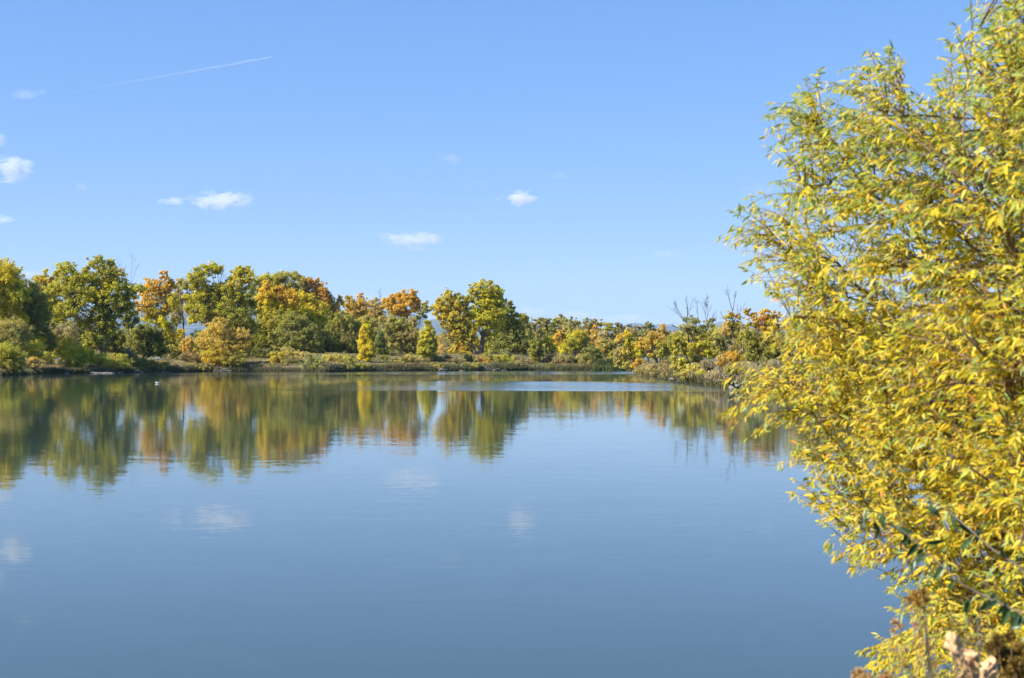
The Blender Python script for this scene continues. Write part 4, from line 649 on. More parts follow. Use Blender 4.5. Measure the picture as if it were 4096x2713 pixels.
 ('brown shaded shrub at the foot of the cone-shaped young tree', 2105, 5, [(2095, 1452, 22, 10, 'brn/rus'), (2120, 1462, 26, 9, 'brn')]),
 ('tan feathery shrub right of the cone-shaped young tree', 2212, 8, [(2196, 1434, 22, 10, 'tan/rus'), (2222, 1430, 22, 9, 'tan/rus'), (2206, 1450, 26, 10, 'rus/tan')]),
 ('rusty shrub low on the bank below the tan feathery one', 2225, 3, [(2215, 1460, 20, 10, 'rus/brn'), (2240, 1458, 20, 12, 'rus/brn')]),
 ('broad olive-rust shrub left of the forked dark trunk', 2275, 4, [(2258, 1438, 18, 10, 'rus/olv'), (2280, 1442, 22, 11, 'olv/rus'), (2298, 1454, 18, 10, 'rus/olv'), (2270, 1462, 30, 10, 'brn/rus')]),
 ('light green weed clump at the waterline in the far corner', 2193, 1, [(2194, 1474, 13, 5, 'yg')]),
 ('dark green rounded bush on the far shore left of the reeds', 2368, 4, [(2366, 1400, 22, 9, 'dkg/olv'), (2350, 1412, 18, 11, 'dkg/olv'), (2386, 1416, 20, 13, 'dkg/blg'), (2362, 1426, 28, 12, 'dkg/olv'), (2392, 1440, 14, 14, 'dkg'), (2350, 1446, 20, 14, 'olv/sag'), (2370, 1458, 28, 14, 'olv/dkg'), (2345, 1470, 18, 8, 'olv')]),
 ('olive twiggy shrub between the forked trunk and the dark rounded bush', 2326, 7, [(2322, 1436, 18, 10, 'olv/tan'), (2335, 1452, 14, 12, 'olv/sag')]),
 ('small bright green bush above the reed bed', 2452, 12, [(2448, 1436, 14, 8, 'yg/grn'), (2458, 1446, 14, 8, 'grn/yg')]),
 ('orange sapling at the tip of the right bank', 2556, 2, [(2552, 1446, 14, 9, 'org/yor'), (2566, 1452, 14, 9, 'org'), (2546, 1464, 14, 9, 'org/yor')]),
 ('pale rust weedy shrub at the tip of the right bank', 2580, 1.5, [(2568, 1480, 22, 9, 'rus/tan'), (2592, 1474, 22, 10, 'tan/rus'), (2580, 1492, 28, 8, 'rus/olv')]),
 ('tan-pink weedy shrub right of the pale rust one', 2628, 2, [(2614, 1474, 22, 10, 'tan/pnk'), (2640, 1478, 20, 11, 'tan/rus'), (2622, 1494, 30, 9, 'olv/rus')]),
 ('dark rust bush behind the tan-pink weedy shrub', 2664, 5, [(2660, 1448, 16, 9, 'brn/rus'), (2672, 1458, 14, 10, 'rus/brn')]),
 ('reddish brown bush at the water left of the green-yellow leaning tree', 2672, 2, [(2662, 1478, 16, 12, 'rus/tan'), (2682, 1486, 16, 12, 'tan/rus'), (2670, 1502, 22, 7, 'rus/olv')]),
 ('pale green feathery bush right of the leaning trunk', 2775, 4, [(2770, 1472, 22, 12, 'pal/sag'), (2790, 1480, 20, 12, 'pal/grn'), (2764, 1494, 26, 10, 'sag/pal'), (2748, 1505, 20, 8, 'sag/grn')]),
 ('yellow low bush behind the grey fallen branch', 2815, 4, [(2806, 1492, 18, 8, 'yel/mus'), (2826, 1498, 16, 7, 'yel/yor')]),
 ('dark brown twiggy thicket above the grey fallen branch', 2835, 6, [(2830, 1462, 22, 16, 'brn/grs'), (2850, 1482, 18, 14, 'brn/grs')]),
 ('orange-leaved shrub in front of the grey leafless bush', 2915, 5, [(2890, 1440, 16, 10, 'org/pnk'), (2912, 1424, 18, 10, 'org'), (2940, 1418, 18, 9, 'org/yor'), (2930, 1440, 22, 10, 'org/tan'), (2880, 1456, 16, 8, 'org/tan'), (2960, 1432, 14, 9, 'org/yor')]),
 ('olive green bush below the orange-leaved shrub', 2960, 4, [(2945, 1475, 30, 14, 'olv/sag'), (2975, 1490, 28, 14, 'olv/grs'), (2915, 1490, 22, 12, 'grn/olv')]),
 ('grey-tan weedy shrub behind the white forked stump', 3060, 4, [(3040, 1490, 34, 20, 'grs/olv'), (3085, 1480, 34, 24, 'grs/tan'), (3060, 1530, 44, 20, 'olv/grs'), (3110, 1525, 30, 24, 'grs/brn')]),
 ('brown bank scrub seen between the willow leaves', 3200, 4, [(3160, 1480, 50, 30, 'grs/brn'), (3230, 1490, 50, 30, 'olv/grs'), (3200, 1535, 70, 26, 'brn/grs')]),
 ('olive bank scrub deep behind the willow leaves', 3480, 5, [(3400, 1480, 90, 40, 'olv/grs'), (3540, 1490, 90, 40, 'grs/olv')]),
]
for lab, bx, off, lob in SHRUBS:
    lob = [(a, b - c_ * .2, r_ * 1.3, c_ * 1.35, k_) for a, b, r_, c_, k_ in lob]
    nm = 'willow_bush' if 'willow' in lab.split(' bush')[0] and 'bush' in lab else ('bush' if 'bush' in lab else ('sapling' if 'sapling' in lab else 'shrub'))
    shrub(lab, bx, off, lob, name=nm, leafpx=5.0 if bx < 2700 else (6.5 if bx < 3100 else 9))

# ------------------------------------------------------------------ bank grass, reeds
def blades(P, h, wd, cols, per, lean=.35):
    n = len(P); idx = np.repeat(np.arange(n), per); m = len(idx)
    b = P[idx] + np.stack([rng.normal(size=m) * .18, rng.normal(size=m) * .18, np.zeros(m)], -1)
    hh = h[idx] * rng.uniform(.55, 1.25, m); a = rng.uniform(0, 2 * math.pi, m)
    side = np.stack([np.cos(a), np.sin(a), np.zeros(m)], -1) * (wd * rng.uniform(.6, 1.4, m))[:, None]
    tip = b + np.stack([rng.normal(size=m) * lean * hh, rng.normal(size=m) * lean * hh, hh], -1); mid = b * .45 + tip * .55 + np.array([0, 0, .06])
    V = np.stack([b - side, b + side, mid + side * .8, mid - side * .8, tip + side * .15, tip - side * .15], 1)
    q = np.arange(m)[:, None] * 6
    Q = np.concatenate([q + np.array([0, 1, 2, 3]), q + np.array([3, 2, 4, 5])])
    c = np.clip(cols[idx] * rng.uniform(.75, 1.25, m)[:, None], .01, .9)
    return V.reshape(-1, 3), Q, np.repeat(c, 6, 0)

def bank_grass():
    n = 26000
    px = np.concatenate([rng.uniform(-60, 2560, n), rng.uniform(2545, 4150, n // 3)]); d0 = shore_depth(px)
    th = np.arctan2((px - CX) / F, 1.0); s = rng.uniform(0, 1, len(px)) ** 1.9 * 34 + .05
    r = shoreR(th) + s; x = r * np.sin(th); y = r * np.cos(th); z = ground_z(x, y)
    k = fbm(x * .09 + 5, y * .09); k2 = fbm(x * .22 + 31, y * .22 + 9)
    A, B, C, D_, E = lin((196, 176, 126)) * .8, lin((150, 154, 96)) * .8, lin((158, 122, 94)) * .75, lin((116, 128, 74)) * .75, lin((116, 100, 72)) * .7
    t = np.clip((k - .38) / .26, 0, 1)[:, None]; u = np.clip((k2 - .45) / .2, 0, 1)[:, None]
    col = (A * t + B * (1 - t)) * (1 - u * .6) + C * u * .6
    near = np.clip(1 - s / 3, 0, 1)[:, None]; col = col * (1 - near) + (D_ * .5 + E * .5) * near
    h = .12 + .3 * k2 + .6 * np.clip(1 - s / 4, 0, 1) * np.clip((fbm(x * .35 + 3, y * .35 + 8) - .42) / .2, 0, 1)
    V, Q, Cc = blades(np.stack([x, y, z - .03], -1), h, .045, col, 5)
    o = quads_obj('bank_grass', V, Q, M_GRASS, None, Cc); tag(o, 'dry tan and green grass covering the lake banks', kind='stuff')
bank_grass()

def reeds():
    n = 520; px = np.concatenate([rng.normal(2445, 26, n), rng.normal(2400, 14, n // 3), rng.normal(2480, 10, n // 4)]); px = np.clip(px, 2378, 2502)
    d = shore_depth(px) + rng.uniform(-3.0, 3.0, len(px)); x = (px - CX) / F * d; z = np.maximum(ground_z(x, d), -.35)
    P = np.stack([x, d, z], -1); col = np.where(rng.random(len(px))[:, None] < .75, lin((84, 108, 56)) * .6, lin((160, 150, 84)) * .7)
    V, Q, C = blades(P, np.full(len(px), 1.35), .035, col, 6, .14)
    o = quads_obj('reeds', V, Q, M_GRASS, None, C); tag(o, 'green reed bed standing in the shallow far corner of the lake', kind='stuff')
reeds()

# ------------------------------------------------------------------ driftwood, stumps, rocks, stake, duck
def wood(name, label, cat, paths, D, mat, sides=6, group=None):
    """paths: list of (pixel points, foot radius, tip radius) or pixel points with a depth shift"""
    tb = Tubes(); org = None
    for pts, r0, r1 in paths:
        P = np.array([W(p[0], p[1], D + (p[2] if len(p) > 2 else 0)) for p in pts]); 
        t = np.linspace(0, 1, len(P)); tt = np.linspace(0, 1, len(P) * 3)
        Q = np.stack([np.interp(tt, t, P[:, i]) for i in range(3)], -1); Q[1:-1] += rng.normal(size=(len(Q) - 2, 3)) * r0 * .35
        if org is None: org = Q[0].copy()
        tb.add(Q, np.linspace(r0, r1, len(Q)) * rng.uniform(.85, 1.15, len(Q)), sides)
    o = tb.obj(name, mat, org=org); tag(o, label, cat, group)
    return o
G = 'driftwood at the waterline'
dS = lambda px, o=0: float(shore_depth(px)) + o
def wl_(px, o=0): D = dS(px, o); return HY + HC / D * F          # row of the waterline
def rel(px, o, pts): y0 = wl_(px, o); return [(a, y0 - b) + tuple(c) for a, b, *c in pts]
wood('drift_log', 'long white log lying along the left shore', 'log', [(rel(385, -1, [(316, 1), (350, 3), (385, 1.5), (420, 1), (455, 1.5)]), .16, .09), (rel(385, -1, [(345, 2), (338, 6), (352, 4)]), .07, .03), (rel(385, -1.3, [(400, 1), (432, 3), (462, 2)]), .06, .03)], dS(385, -1), M_PALE, group=G)
wood('drift_log', 'shorter grey log with a crooked end right of the long white log', 'log', [(rel(545, -1, [(515, 1), (530, 5), (545, 4), (560, 3), (575, 1)]), .15, .07), (rel(545, -1, [(514, -1), (517, 6)]), .09, .05), (rel(545, -1, [(550, 4), (556, 8)]), .05, .02)], dS(545, -1), M_DEAD, group=G)
wood('drift_branch', 'thin pale branch end just right of the long white log', 'branch', [(rel(478, -1, [(470, 0), (480, 3), (492, 1)]), .09, .04), (rel(478, -1, [(484, 1), (490, 5)]), .05, .02)], dS(478, -1), M_PALE, group=G)
wood('drift_branch', 'low grey branch on the water beside the wooden stake', 'branch', [(rel(640, -2, [(605, 1), (620, 2), (640, 0.6)]), .07, .03), (rel(640, -2, [(640, .6), (672, 1.5), (686, 1)]), .05, .02)], dS(640, -2), M_DEAD, group=G)
wood('wooden_stake', 'thin upright wooden stake standing in the water at the left', 'stake', [(rel(655, -3, [(654, -4), (655, 6), (654.4, 15)]), .085, .06), (rel(655, -3, [(654.4, 13), (657, 17)]), .05, .03)], dS(655, -3), M_DEAD)
wood('driftwood_root', 'tangle of pale roots under the large orange-tan bush', 'roots', [(rel(890, -1, [(855, 0), (862, 9), (872, 3)]), .09, .04), (rel(890, -1, [(885, 0), (892, 12), (905, 9), (915, 3)]), .1, .04), (rel(890, -1, [(900, 1), (888, 14), (880, 18)]), .08, .03), (rel(890, -1, [(930, 1), (905, 4), (885, 1)]), .08, .05), (rel(890, -1, [(868, 1), (890, 3), (912, 14)]), .07, .03)], dS(890, -1), M_DEAD, group=G)
wood('dead_brush', 'pale bare brush heap right of the large orange-tan bush', 'dead brush', [(rel(1005, 1, [(985, 2), (1000, 22), (1008 + k * 2, 32 - 2 * k)]), .05, .02) for k in range(5)] + [(rel(1005, 1, [(990 + k * 5, 2), (996 + k * 6, 16 + 3 * (k % 3))]), .05, .02) for k in range(6)], dS(1005, 1), M_PALE, group=G)
wood('driftwood_root', 'grey driftwood root on the shore below the broad rust-brown shrub', 'roots', [(rel(1770, -1, [(1757, 2), (1768, 10), (1785, 5)]), .14, .06), (rel(1770, -1, [(1760, 8), (1774, 3), (1790, 6)]), .12, .05), (rel(1770, -1, [(1762, 3), (1764, 13)]), .07, .03)], dS(1770, -1), M_DEAD, group=G)
wood('drift_branch', 'short pale stick afloat off the bank left of the cottonwood trunks', 'branch', [(rel(1846, -5, [(1838, 0), (1846, 2), (1856, .5)]), .09, .04)], dS(1846, -5), M_PALE, group=G)
wood('dead_sticks', 'white dead sticks leaning out of the bank below the cottonwood', 'dead sticks', [(rel(1950, 0, [(1938, 2), (1943, 16), (1947, 27)]), .06, .03), (rel(1950, 0, [(1950, 1), (1946, 18), (1955, 27)]), .05, .02), (rel(1950, 0, [(1965, 2), (1952, 14), (1940, 16)]), .05, .02)] + [(rel(1950, 0, [(1940 + 4 * k, 2), (1944 + 5 * k, 18 - 2 * k)]), .04, .015) for k in range(6)], dS(1950, 0), M_DEAD, group=G)
wood('drift_branch', 'curved white branch sticking up from the water below the cottonwood', 'branch', [(rel(1975, -1, [(1972, 0), (1977, 6), (1970, 13)]), .08, .03), (rel(1975, -1, [(1973, 1), (1986, 7), (1996, 9), (2001, 3)]), .07, .03)], dS(1975, -1), M_PALE, group=G)
wood('drift_branch', 'low grey branch at the waterline under the dark green waterside bush', 'branch', [(rel(2018, -1, [(2007, 1), (2016, 3), (2028, 1)]), .08, .03), (rel(2018, -1, [(2014, 2), (2021, 5)]), .05, .02)], dS(2018, -1), M_DEAD, group=G)
wood('driftwood_root', 'grey driftwood heap at the tip of the right bank', 'roots', [([(2530, 1491), (2540, 1488), (2552, 1484)], .1, .04), ([(2536, 1492), (2546, 1489), (2556, 1491)], .09, .04), ([(2545, 1491), (2550, 1483), (2546, 1480)], .06, .03), ([(2524, 1491), (2534, 1490)], .06, .03)], dS(2546, -1), M_DEAD, group=G)
def rb(px, o=0): return dS(px, o)
wood('drift_log', 'grey log on the right shore left of the dark curved log', 'log', [([(2680, 1517), (2700, 1515), (2718, 1513), (2732, 1511)], .12, .08), ([(2690, 1524), (2706, 1520), (2716, 1527)], .09, .04), ([(2716, 1513), (2732, 1518)], .06, .02)], 165, M_DEAD, group=G)
wood('drift_log', 'dark curved log arching over the water on the right shore', 'log', [([(2742, 1529), (2752, 1519), (2768, 1513), (2790, 1509)], .13, .09), ([(2700, 1528), (2720, 1529), (2742, 1528)], .06, .04)], 158, M_BARK, group=G)
wood('fallen_branch', 'long pale grey fallen branch lying level on the right shore', 'branch', [([(2786, 1487), (2815, 1498), (2845, 1508), (2880, 1507)], .05, .03), ([(2810, 1511), (2845, 1509), (2876, 1506), (2900, 1497)], .1, .05), ([(2850, 1508), (2866, 1511)], .05, .02)], 150, M_PALE, group=G)
wood('fallen_tree', 'dead fallen tree with grey forking branches by the right shore', 'fallen tree', [([(2962, 1550), (2940, 1542), (2926, 1532), (2912, 1514), (2900, 1500)], .17, .06), ([(2926, 1532), (2900, 1528), (2876, 1522), (2850, 1520)], .07, .03), ([(2934, 1538), (2945, 1526), (2950, 1508), (2940, 1495)], .07, .03), ([(2912, 1514), (2890, 1492), (2862, 1465), (2830, 1452)], .06, .03), ([(2920, 1520), (2930, 1500), (2926, 1480)], .05, .02), ([(2962, 1550), (2975, 1545), (2990, 1553)], .13, .07), ([(2950, 1546), (2962, 1534), (2964, 1520)], .06, .02), ([(2900, 1500), (2905, 1485), (2898, 1470)], .04, .02)], 121, M_DEAD, group=G)
wood('tree_stump', 'white forked stump with a black split at the right water edge', 'stump', [([(3035, 1564), (3022, 1556), (3006, 1548)], .13, .05), ([(3036, 1564), (3038, 1548), (3036, 1530), (3037, 1518)], .11, .04), ([(3032, 1560), (3026, 1540), (3022, 1532)], .09, .05), ([(3036, 1563), (3047, 1562)], .07, .03)], 117, M_PALE, group=G)
for (x, y, w_, lab, D, kx) in [(486, 1487, 5, 'small white stone at the waterline right of the long white log', None, 486), (538, 1491, 4, 'small white stone below the shorter grey log', None, 538), (268, 1492, 6, 'pale stone left of the long white log', None, 268), (2935, 1528, 22, 'pale boulder behind the dead fallen tree', 124., 0)]:
    import bmesh
    D = D or dS(kx, -.8); bm = bmesh.new(); bmesh.ops.create_icosphere(bm, subdivisions=3, radius=1); r = w_ / F * D
    for v in bm.verts:
        q = v.co * 1.6; f = .8 + .4 * float(vnoise(np.array([q.x + 9 + q.z]), np.array([q.y + 5 - q.z * .7]))[0]); v.co = Vector((v.co.x * f, v.co.y * f, v.co.z * f * .62)) * r
    me = bpy.data.meshes.new('stone'); bm.to_mesh(me); bm.free(); me.materials.append(M_DEAD)
    o = bpy.data.objects.new('stone' if D < 200 and w_ < 10 or w_ < 10 else 'boulder', me); COL.objects.link(o)
    p = W(x, y, D); p[2] = max(float(ground_z(p[0], p[1])), 0) + r * .2; o.location = p; tag(o, lab, 'stone' if w_ < 10 else 'boulder')

def duck():
    D = HC * F / (1534 - HY); c = W(631, 1534, D); c[2] = 0
    root = empty('duck', c, 'small white and grey duck floating off the left shore', 'duck')
    def skin(name, rings, mat):
        V, Q = [], []; ns = 12
        for (x, z, ry, rz) in rings:
            for k in range(ns): a = 2 * math.pi * k / ns; V.append((x, ry * math.cos(a), z + rz * math.sin(a)))
        for i in range(len(rings) - 1):
            for k in range(ns): Q.append((i * ns + k, i * ns + (k + 1) % ns, (i + 1) * ns + (k + 1) % ns, (i + 1) * ns + k))
        return quads_obj(name, V, Q, mat, root, None, True)
    def pm(name, c, r=.6):
        m, n, l, out = new_mat(name); p = n.new('ShaderNodeBsdfPrincipled'); p.inputs['Roughness'].default_value = r
        nz = n.new('ShaderNodeTexNoise'); nz.inputs['Scale'].default_value = 25; cr = n.new('ShaderNodeValToRGB')
        cr.color_ramp.elements[0].color = (*[v * .8 for v in c], 1); cr.color_ramp.elements[1].color = (*c, 1)
        l.new(nz.outputs[0], cr.inputs[0]); l.new(cr.outputs[0], p.inputs['Base Color']); l.new(p.outputs[0], out.inputs[0]); return m
    white, grey, bill = pm('white_feather', (.5, .49, .46)), pm('grey_feather', (.3, .29, .28)), pm('bill', (.5, .3, .06), .4)
    # one continuous surface from tail to head
    skin('body', [(.27, .13, .004, .003), (.25, .12, .03, .012), (.18, .075, .085, .05), (.06, .05, .115, .085), (-.07, .05, .115, .09), (-.16, .065, .09, .085), (-.205, .095, .055, .06), (-.215, .12, .037, .042), (-.225, .145, .042, .045), (-.25, .16, .042, .04), (-.275, .157, .026, .026), (-.285, .155, .004, .004)], white)
    skin('wing', [(.2, .13, .01, .01), (.12, .125, .1, .022), (0, .125, .112, .03), (-.1, .115, .08, .03), (-.13, .11, .01, .01)], grey)
    skin('bill', [(-.275, .15, .018, .014), (-.31, .143, .017, .008), (-.335, .14, .004, .003)], bill)
duck()

# ------------------------------------------------------------------ the near willow on the right
K2 = 1.7305
OUT = np.array([(2262, -20), (2240, 40), (2178, 92), (2195, 120), (2200, 170), (2175, 185), (2205, 205), (2165, 225), (2110, 230), (2085, 165), (2105, 150), (2080, 105), (2050, 112), (1985, 100), (1968, 150), (1985, 178), (1950, 185), (1885, 168), (1880, 200), (1830, 228), (1800, 262), (1805, 310), (1788, 330), (1800, 362), (1830, 395), (1775, 425), (1790, 445), (1735, 462), (1690, 490), (1682, 560), (1690, 585), (1740, 560), (1760, 590), (1735, 612), (1760, 650), (1790, 690), (1800, 735), (1760, 800), (1800, 850), (1795, 880), (1740, 845), (1690, 850), (1690, 900), (1720, 930), (1690, 965), (1700, 985), (1750, 985), (1752, 1022), (1820, 975), (1850, 1000), (1850, 1050), (1810, 1068), (1830, 1110), (1870, 1150), (1895, 1200), (1930, 1260), (1965, 1310), (2010, 1345), (2050, 1370), (2050, 1400), (2130, 1440), (2080, 1450), (2010, 1465), (1985, 1500), (2005, 1545), (2040, 1590),
                (2300, 1610), (2700, 1560), (3000, 1300), (3120, 900), (3080, 400), (2900, 60), (2700, -220), (2480, -300), (2330, -180)], float)
def inside(P):
    x, y = P[:, 0], P[:, 1]; c = np.zeros(len(P), bool); j = len(OUT) - 1
    for i in range(len(OUT)):
        xi, yi = OUT[i]; xj, yj = OUT[j]
        c ^= ((yi > y) != (yj > y)) & (x < (xj - xi) * (y - yi) / (yj - yi + 1e-9) + xi); j = i
    return c
def edge_dist(P):
    d = np.full(len(P), 1e9)
    for i in range(58):
        a, b = OUT[i], OUT[i + 1]; t = np.clip(((P - a) @ (b - a)) / (((b - a) ** 2).sum() + 1e-9), 0, 1); d = np.minimum(d, np.linalg.norm(P - (a + t[:, None] * (b - a)), axis=1))
    return d
def in_view_outline(P):
    q = np.stack([(P[:, 0] / P[:, 1] * F + CX) / K2, (HY - (P[:, 2] - HC) / P[:, 1] * F) / K2], -1)
    return inside(q).all()
def sample(n, x0=1660, x1=3120, dens_right=.3):
    out = []
    while sum(map(len, out)) < n:
        P = np.stack([rng.uniform(x0, x1, n), rng.uniform(-300, 1610, n)], -1); P = P[inside(P)]
        keep = rng.random(len(P)) < np.where(P[:, 0] > 2420, dens_right, .28 + .72 * np.clip(edge_dist(P) / 110, 0, 1)); out.append(P[keep])
    return np.concatenate(out)[:n]
def wd(P):
    base = np.interp(P[:, 0], [1660, 1900, 2367, 3100], [8.3, 8.0, 7.3, 7.2])
    half = np.interp(P[:, 0], [1660, 1800, 2100, 2500, 3100], [.35, .6, 1.1, 1.5, 1.3])
    d = base + rng.uniform(-1, 1, len(P)) * half
    return np.stack([W(a * K2, b * K2, q) for (a, b), q in zip(P, d)])

def build_willow():
    foot = np.array([3.62, 7.9, float(ground_z(3.62, 7.9)) - .05])
    root = empty('willow_tree', foot, 'near yellow-leaved willow filling the right side of the photo', 'tree')
    tr, br = Tubes(), Tubes()
    # several stems from one foot
    ends = [((2265, 60), 7.2), ((2060, 190), 8.0), ((1930, 330), 8.2), ((1830, 520), 8.4), ((1900, 700), 8.2), ((1860, 900), 8.3), ((1960, 1080), 8.0), ((2080, 1230), 7.4), ((2150, 1420), 6.9), ((2230, 420), 6.5), ((2220, 760), 6.2), ((2240, 1080), 6.2), ((2500, -150), 7.2), ((2800, 0), 7.6), ((2950, 500), 7.6), ((2600, 300), 8.6), ((2350, 250), 8.6), ((2300, 900), 8.7)]
    pts, rads = [], []
    for i, (e, d) in enumerate(ends):
        E = W(e[0] * K2, e[1] * K2, d)
        st = foot + np.array([rng.uniform(-.14, .14), rng.uniform(-.14, .14), 0])
        m = st + (E - st) * np.array([.42, .45, .5]) + np.array([.12, 0, .1]); 
        if E[2] < 1.9: m = st + (E - st) * np.array([.5, .5, .2]) + np.array([0, 0, max(.75, 1.15 - E[2] * .2)])
        P = bez(st, m, E, 22); P[2:-1] += rng.normal(size=(19, 3)) * .022
        r = np.interp(np.linspace(0, 1, 22), [0, .1, .6, 1], [.052, .038, .016, .005]); tr.add(P, r, 6)
        pts.append(P[5:]); rads.append(r[5:])
    LP = np.concatenate(pts); LR = np.concatenate(rads)
    def attach(T, PP, lo, hi, wt=.35):
        v = T - PP; dist = np.linalg.norm(v, axis=1)
        score = np.abs(dist - (lo + hi) / 2) + np.maximum(0, dist - hi) + wt * np.maximum(0, v[:, 0] + .05) * 2 + np.maximum(0, -v[:, 2] - .05) * .6
        return int(np.argmin(score))
    S2 = wd(sample(330)); bp, brd = [], []
    for T in S2:
        i = attach(T, LP, .3, .75); a = LP[i]; L = np.linalg.norm(T - a)
        if L > .95: continue
        m = (a + T) / 2 + np.array([0, 0, .07 * L]) + rng.normal(size=3) * .04 * L
        P = bez(a, m, T, 9)
        if not in_view_outline(P[:8]): continue
        r = np.linspace(min(LR[i] * .7, .0075), .0032, 9); br.add(P, r, 5); bp.append(P[3:]); brd.append(r[3:])
    BP = np.concatenate(bp + [p[6:] for p in pts]); BR = np.concatenate(brd + [r[6:] for r in rads])
    n2 = NTWIG; 
    k_ = rng.integers(0, 57, 190); f_ = rng.random(190)[:, None]; E2 = OUT[k_] * (1 - f_) + OUT[k_ + 1] * f_ + np.stack([-rng.uniform(-6, 30, 190), rng.uniform(-16, 12, 190)], -1)
    T2 = np.concatenate([wd(sample(n2)), wd(E2)]); leaves = []
    for T in T2:
        i = attach(T, BP, .16, .38, .5); a = BP[i]; L = np.linalg.norm(T - a)
        if L > .5: continue
        m = (a + T) / 2 + np.array([0, 0, .13 * L]) + rng.normal(size=3) * .05 * L
        P = bez(a, m, T, 8)
        if not in_view_outline(P[:5]): continue
        br.add(P, np.linspace(min(BR[i] * .7, .0032), .001, 8), 4)
        leaves.append(P)
    for p in pts + bp:                  # the outer ends of the limbs and branches are leafy too
        q = p[-8:] if len(p) > 10 else p[1:]; tt = np.linspace(0, len(q) - 1, 8); i0 = np.minimum(tt.astype(int), len(q) - 2); f0 = (tt - i0)[:, None]
        leaves.append(q[i0] * (1 - f0) + q[i0 + 1] * f0)
    tr.obj('trunk', M_TWIG, root).data.transform(__import__('mathutils').Matrix.Translation(-Vector(foot)))
    br.obj('branches', M_TWIG, root).data.transform(__import__('mathutils').Matrix.Translation(-Vector(foot)))
    # leaves along the twigs
    per = 15; pos, dirs, tn, tid = [], [], [], []
    for k, P in enumerate(leaves):
        seg = np.linalg.norm(np.diff(P, axis=0), axis=1).sum()
        nl = int(np.clip(seg / .018, 8, 26)); t = np.sort(np.concatenate([rng.uniform(.12, 1, nl - 2), [.97, 1.0]])) * 7
        i = np.minimum(t.astype(int), 6); f = (t - i)[:, None]
        pos.append(P[i] * (1 - f) + P[i + 1] * f); d = P[i + 1] - P[i]; dirs.append(d / np.linalg.norm(d, axis=1)[:, None]); tid.append(np.full(nl, k)); tn.append(t / 7)
    pos = np.concatenate(pos); dirs = np.concatenate(dirs); tid = np.concatenate(tid); tn = np.concatenate(tn); n = len(pos)
    sgn = np.where(np.arange(n) % 2 == 0, 1., -1.)[:, None]
    side = np.cross(dirs, np.array([0, 0, 1.])) ; side /= np.linalg.norm(side, axis=1)[:, None] + 1e-6
    ax = dirs * .55 + side * sgn * .55 + np.array([-.16, 0, -.44]) + rng.normal(size=(n, 3)) * .33; ax /= np.linalg.norm(ax, axis=1)[:, None]
    up = np.array([-.35, -.25, .75]) + rng.normal(size=(n, 3)) * .55; wv = np.cross(ax, up); wv /= np.linalg.norm(wv, axis=1)[:, None] + 1e-6; nr = np.cross(wv, ax)
    ln = rng.uniform(.025, .060, n) * np.interp(pos[:, 1], [6.2, 8.5], [1.12, .95]); wdt = ln * rng.uniform(.095, .15, n)
    # colour: whole twigs lean yellow or green; tips of the outer, higher twigs stay greener
    yel = [lin(c) for c in ((208, 182, 42), (196, 177, 47), (214, 178, 50), (182, 174, 52), (206, 190, 82))]; gr = [lin(c) for c in ((150, 158, 66), (124, 146, 74), (172, 172, 62), (150, 164, 104))]
    g0 = np.array([.22 + .2 * (P[-1][2] > 3.2) + .12 * (P[-1][2] > 2.75) for P in leaves]) * rng.uniform(.3, 1.7, len(leaves))
    isg = rng.random(n) < np.clip(g0[tid] * (.55 + .8 * tn), 0, .95)
    C = np.where(isg[:, None], np.array(gr)[rng.integers(0, 4, n)], np.array(yel)[rng.integers(0, 5, n)])
    C = C * rng.uniform(.8, 1.15, n)[:, None]
    org = rng.random(n) < .008; C[org] = lin((214, 140, 48))
    C = np.clip(C ** .99 * WGAIN, .01, .9)
    leaf_mesh('crown', pos, ax, wv, nr, ln, wdt, C, M_WILLOW, root, foot)
    return root

def leaf_mesh(name, pos, ax, wv, nr, ln, wdt, C, mat, root, foot, curl=.22, fold=.35):
    n = len(pos); ts = [0, .18, .42, .7, 1.0]; ws = [.06, .72, 1.0, .68, .04]
    cv = (rng.normal(size=n) * .18 - curl)
    V = np.zeros((n, 15, 3))
    for k, (t, w) in enumerate(zip(ts, ws)):
        ctr = pos + ax * (ln * t)[:, None] + nr * (ln * cv * t * t)[:, None]
        e = wv * (wdt * w)[:, None]; u = nr * (wdt * w * fold)[:, None]
        V[:, k * 3] = ctr - e + u; V[:, k * 3 + 1] = ctr; V[:, k * 3 + 2] = ctr + e + u
    q = []
    for k in range(4):
        for j in (0, 1): q.append([k * 3 + j, k * 3 + j + 1, k * 3 + j + 4, k * 3 + j + 3])
    Q = (np.arange(n)[:, None, None] * 15 + np.array(q)[None]).reshape(-1, 4)
    return quads_obj(name, V.reshape(-1, 3) - foot, Q, mat, root, np.repeat(C, 15, 0), True)
NTWIG = 5600; WGAIN = 1.3
build_willow()

def px_path(pts, d0, d1):
    n = len(pts); return np.array([W(p[0], p[1], d0 + (d1 - d0) * i / (n - 1)) for i, p in enumerate(pts)])

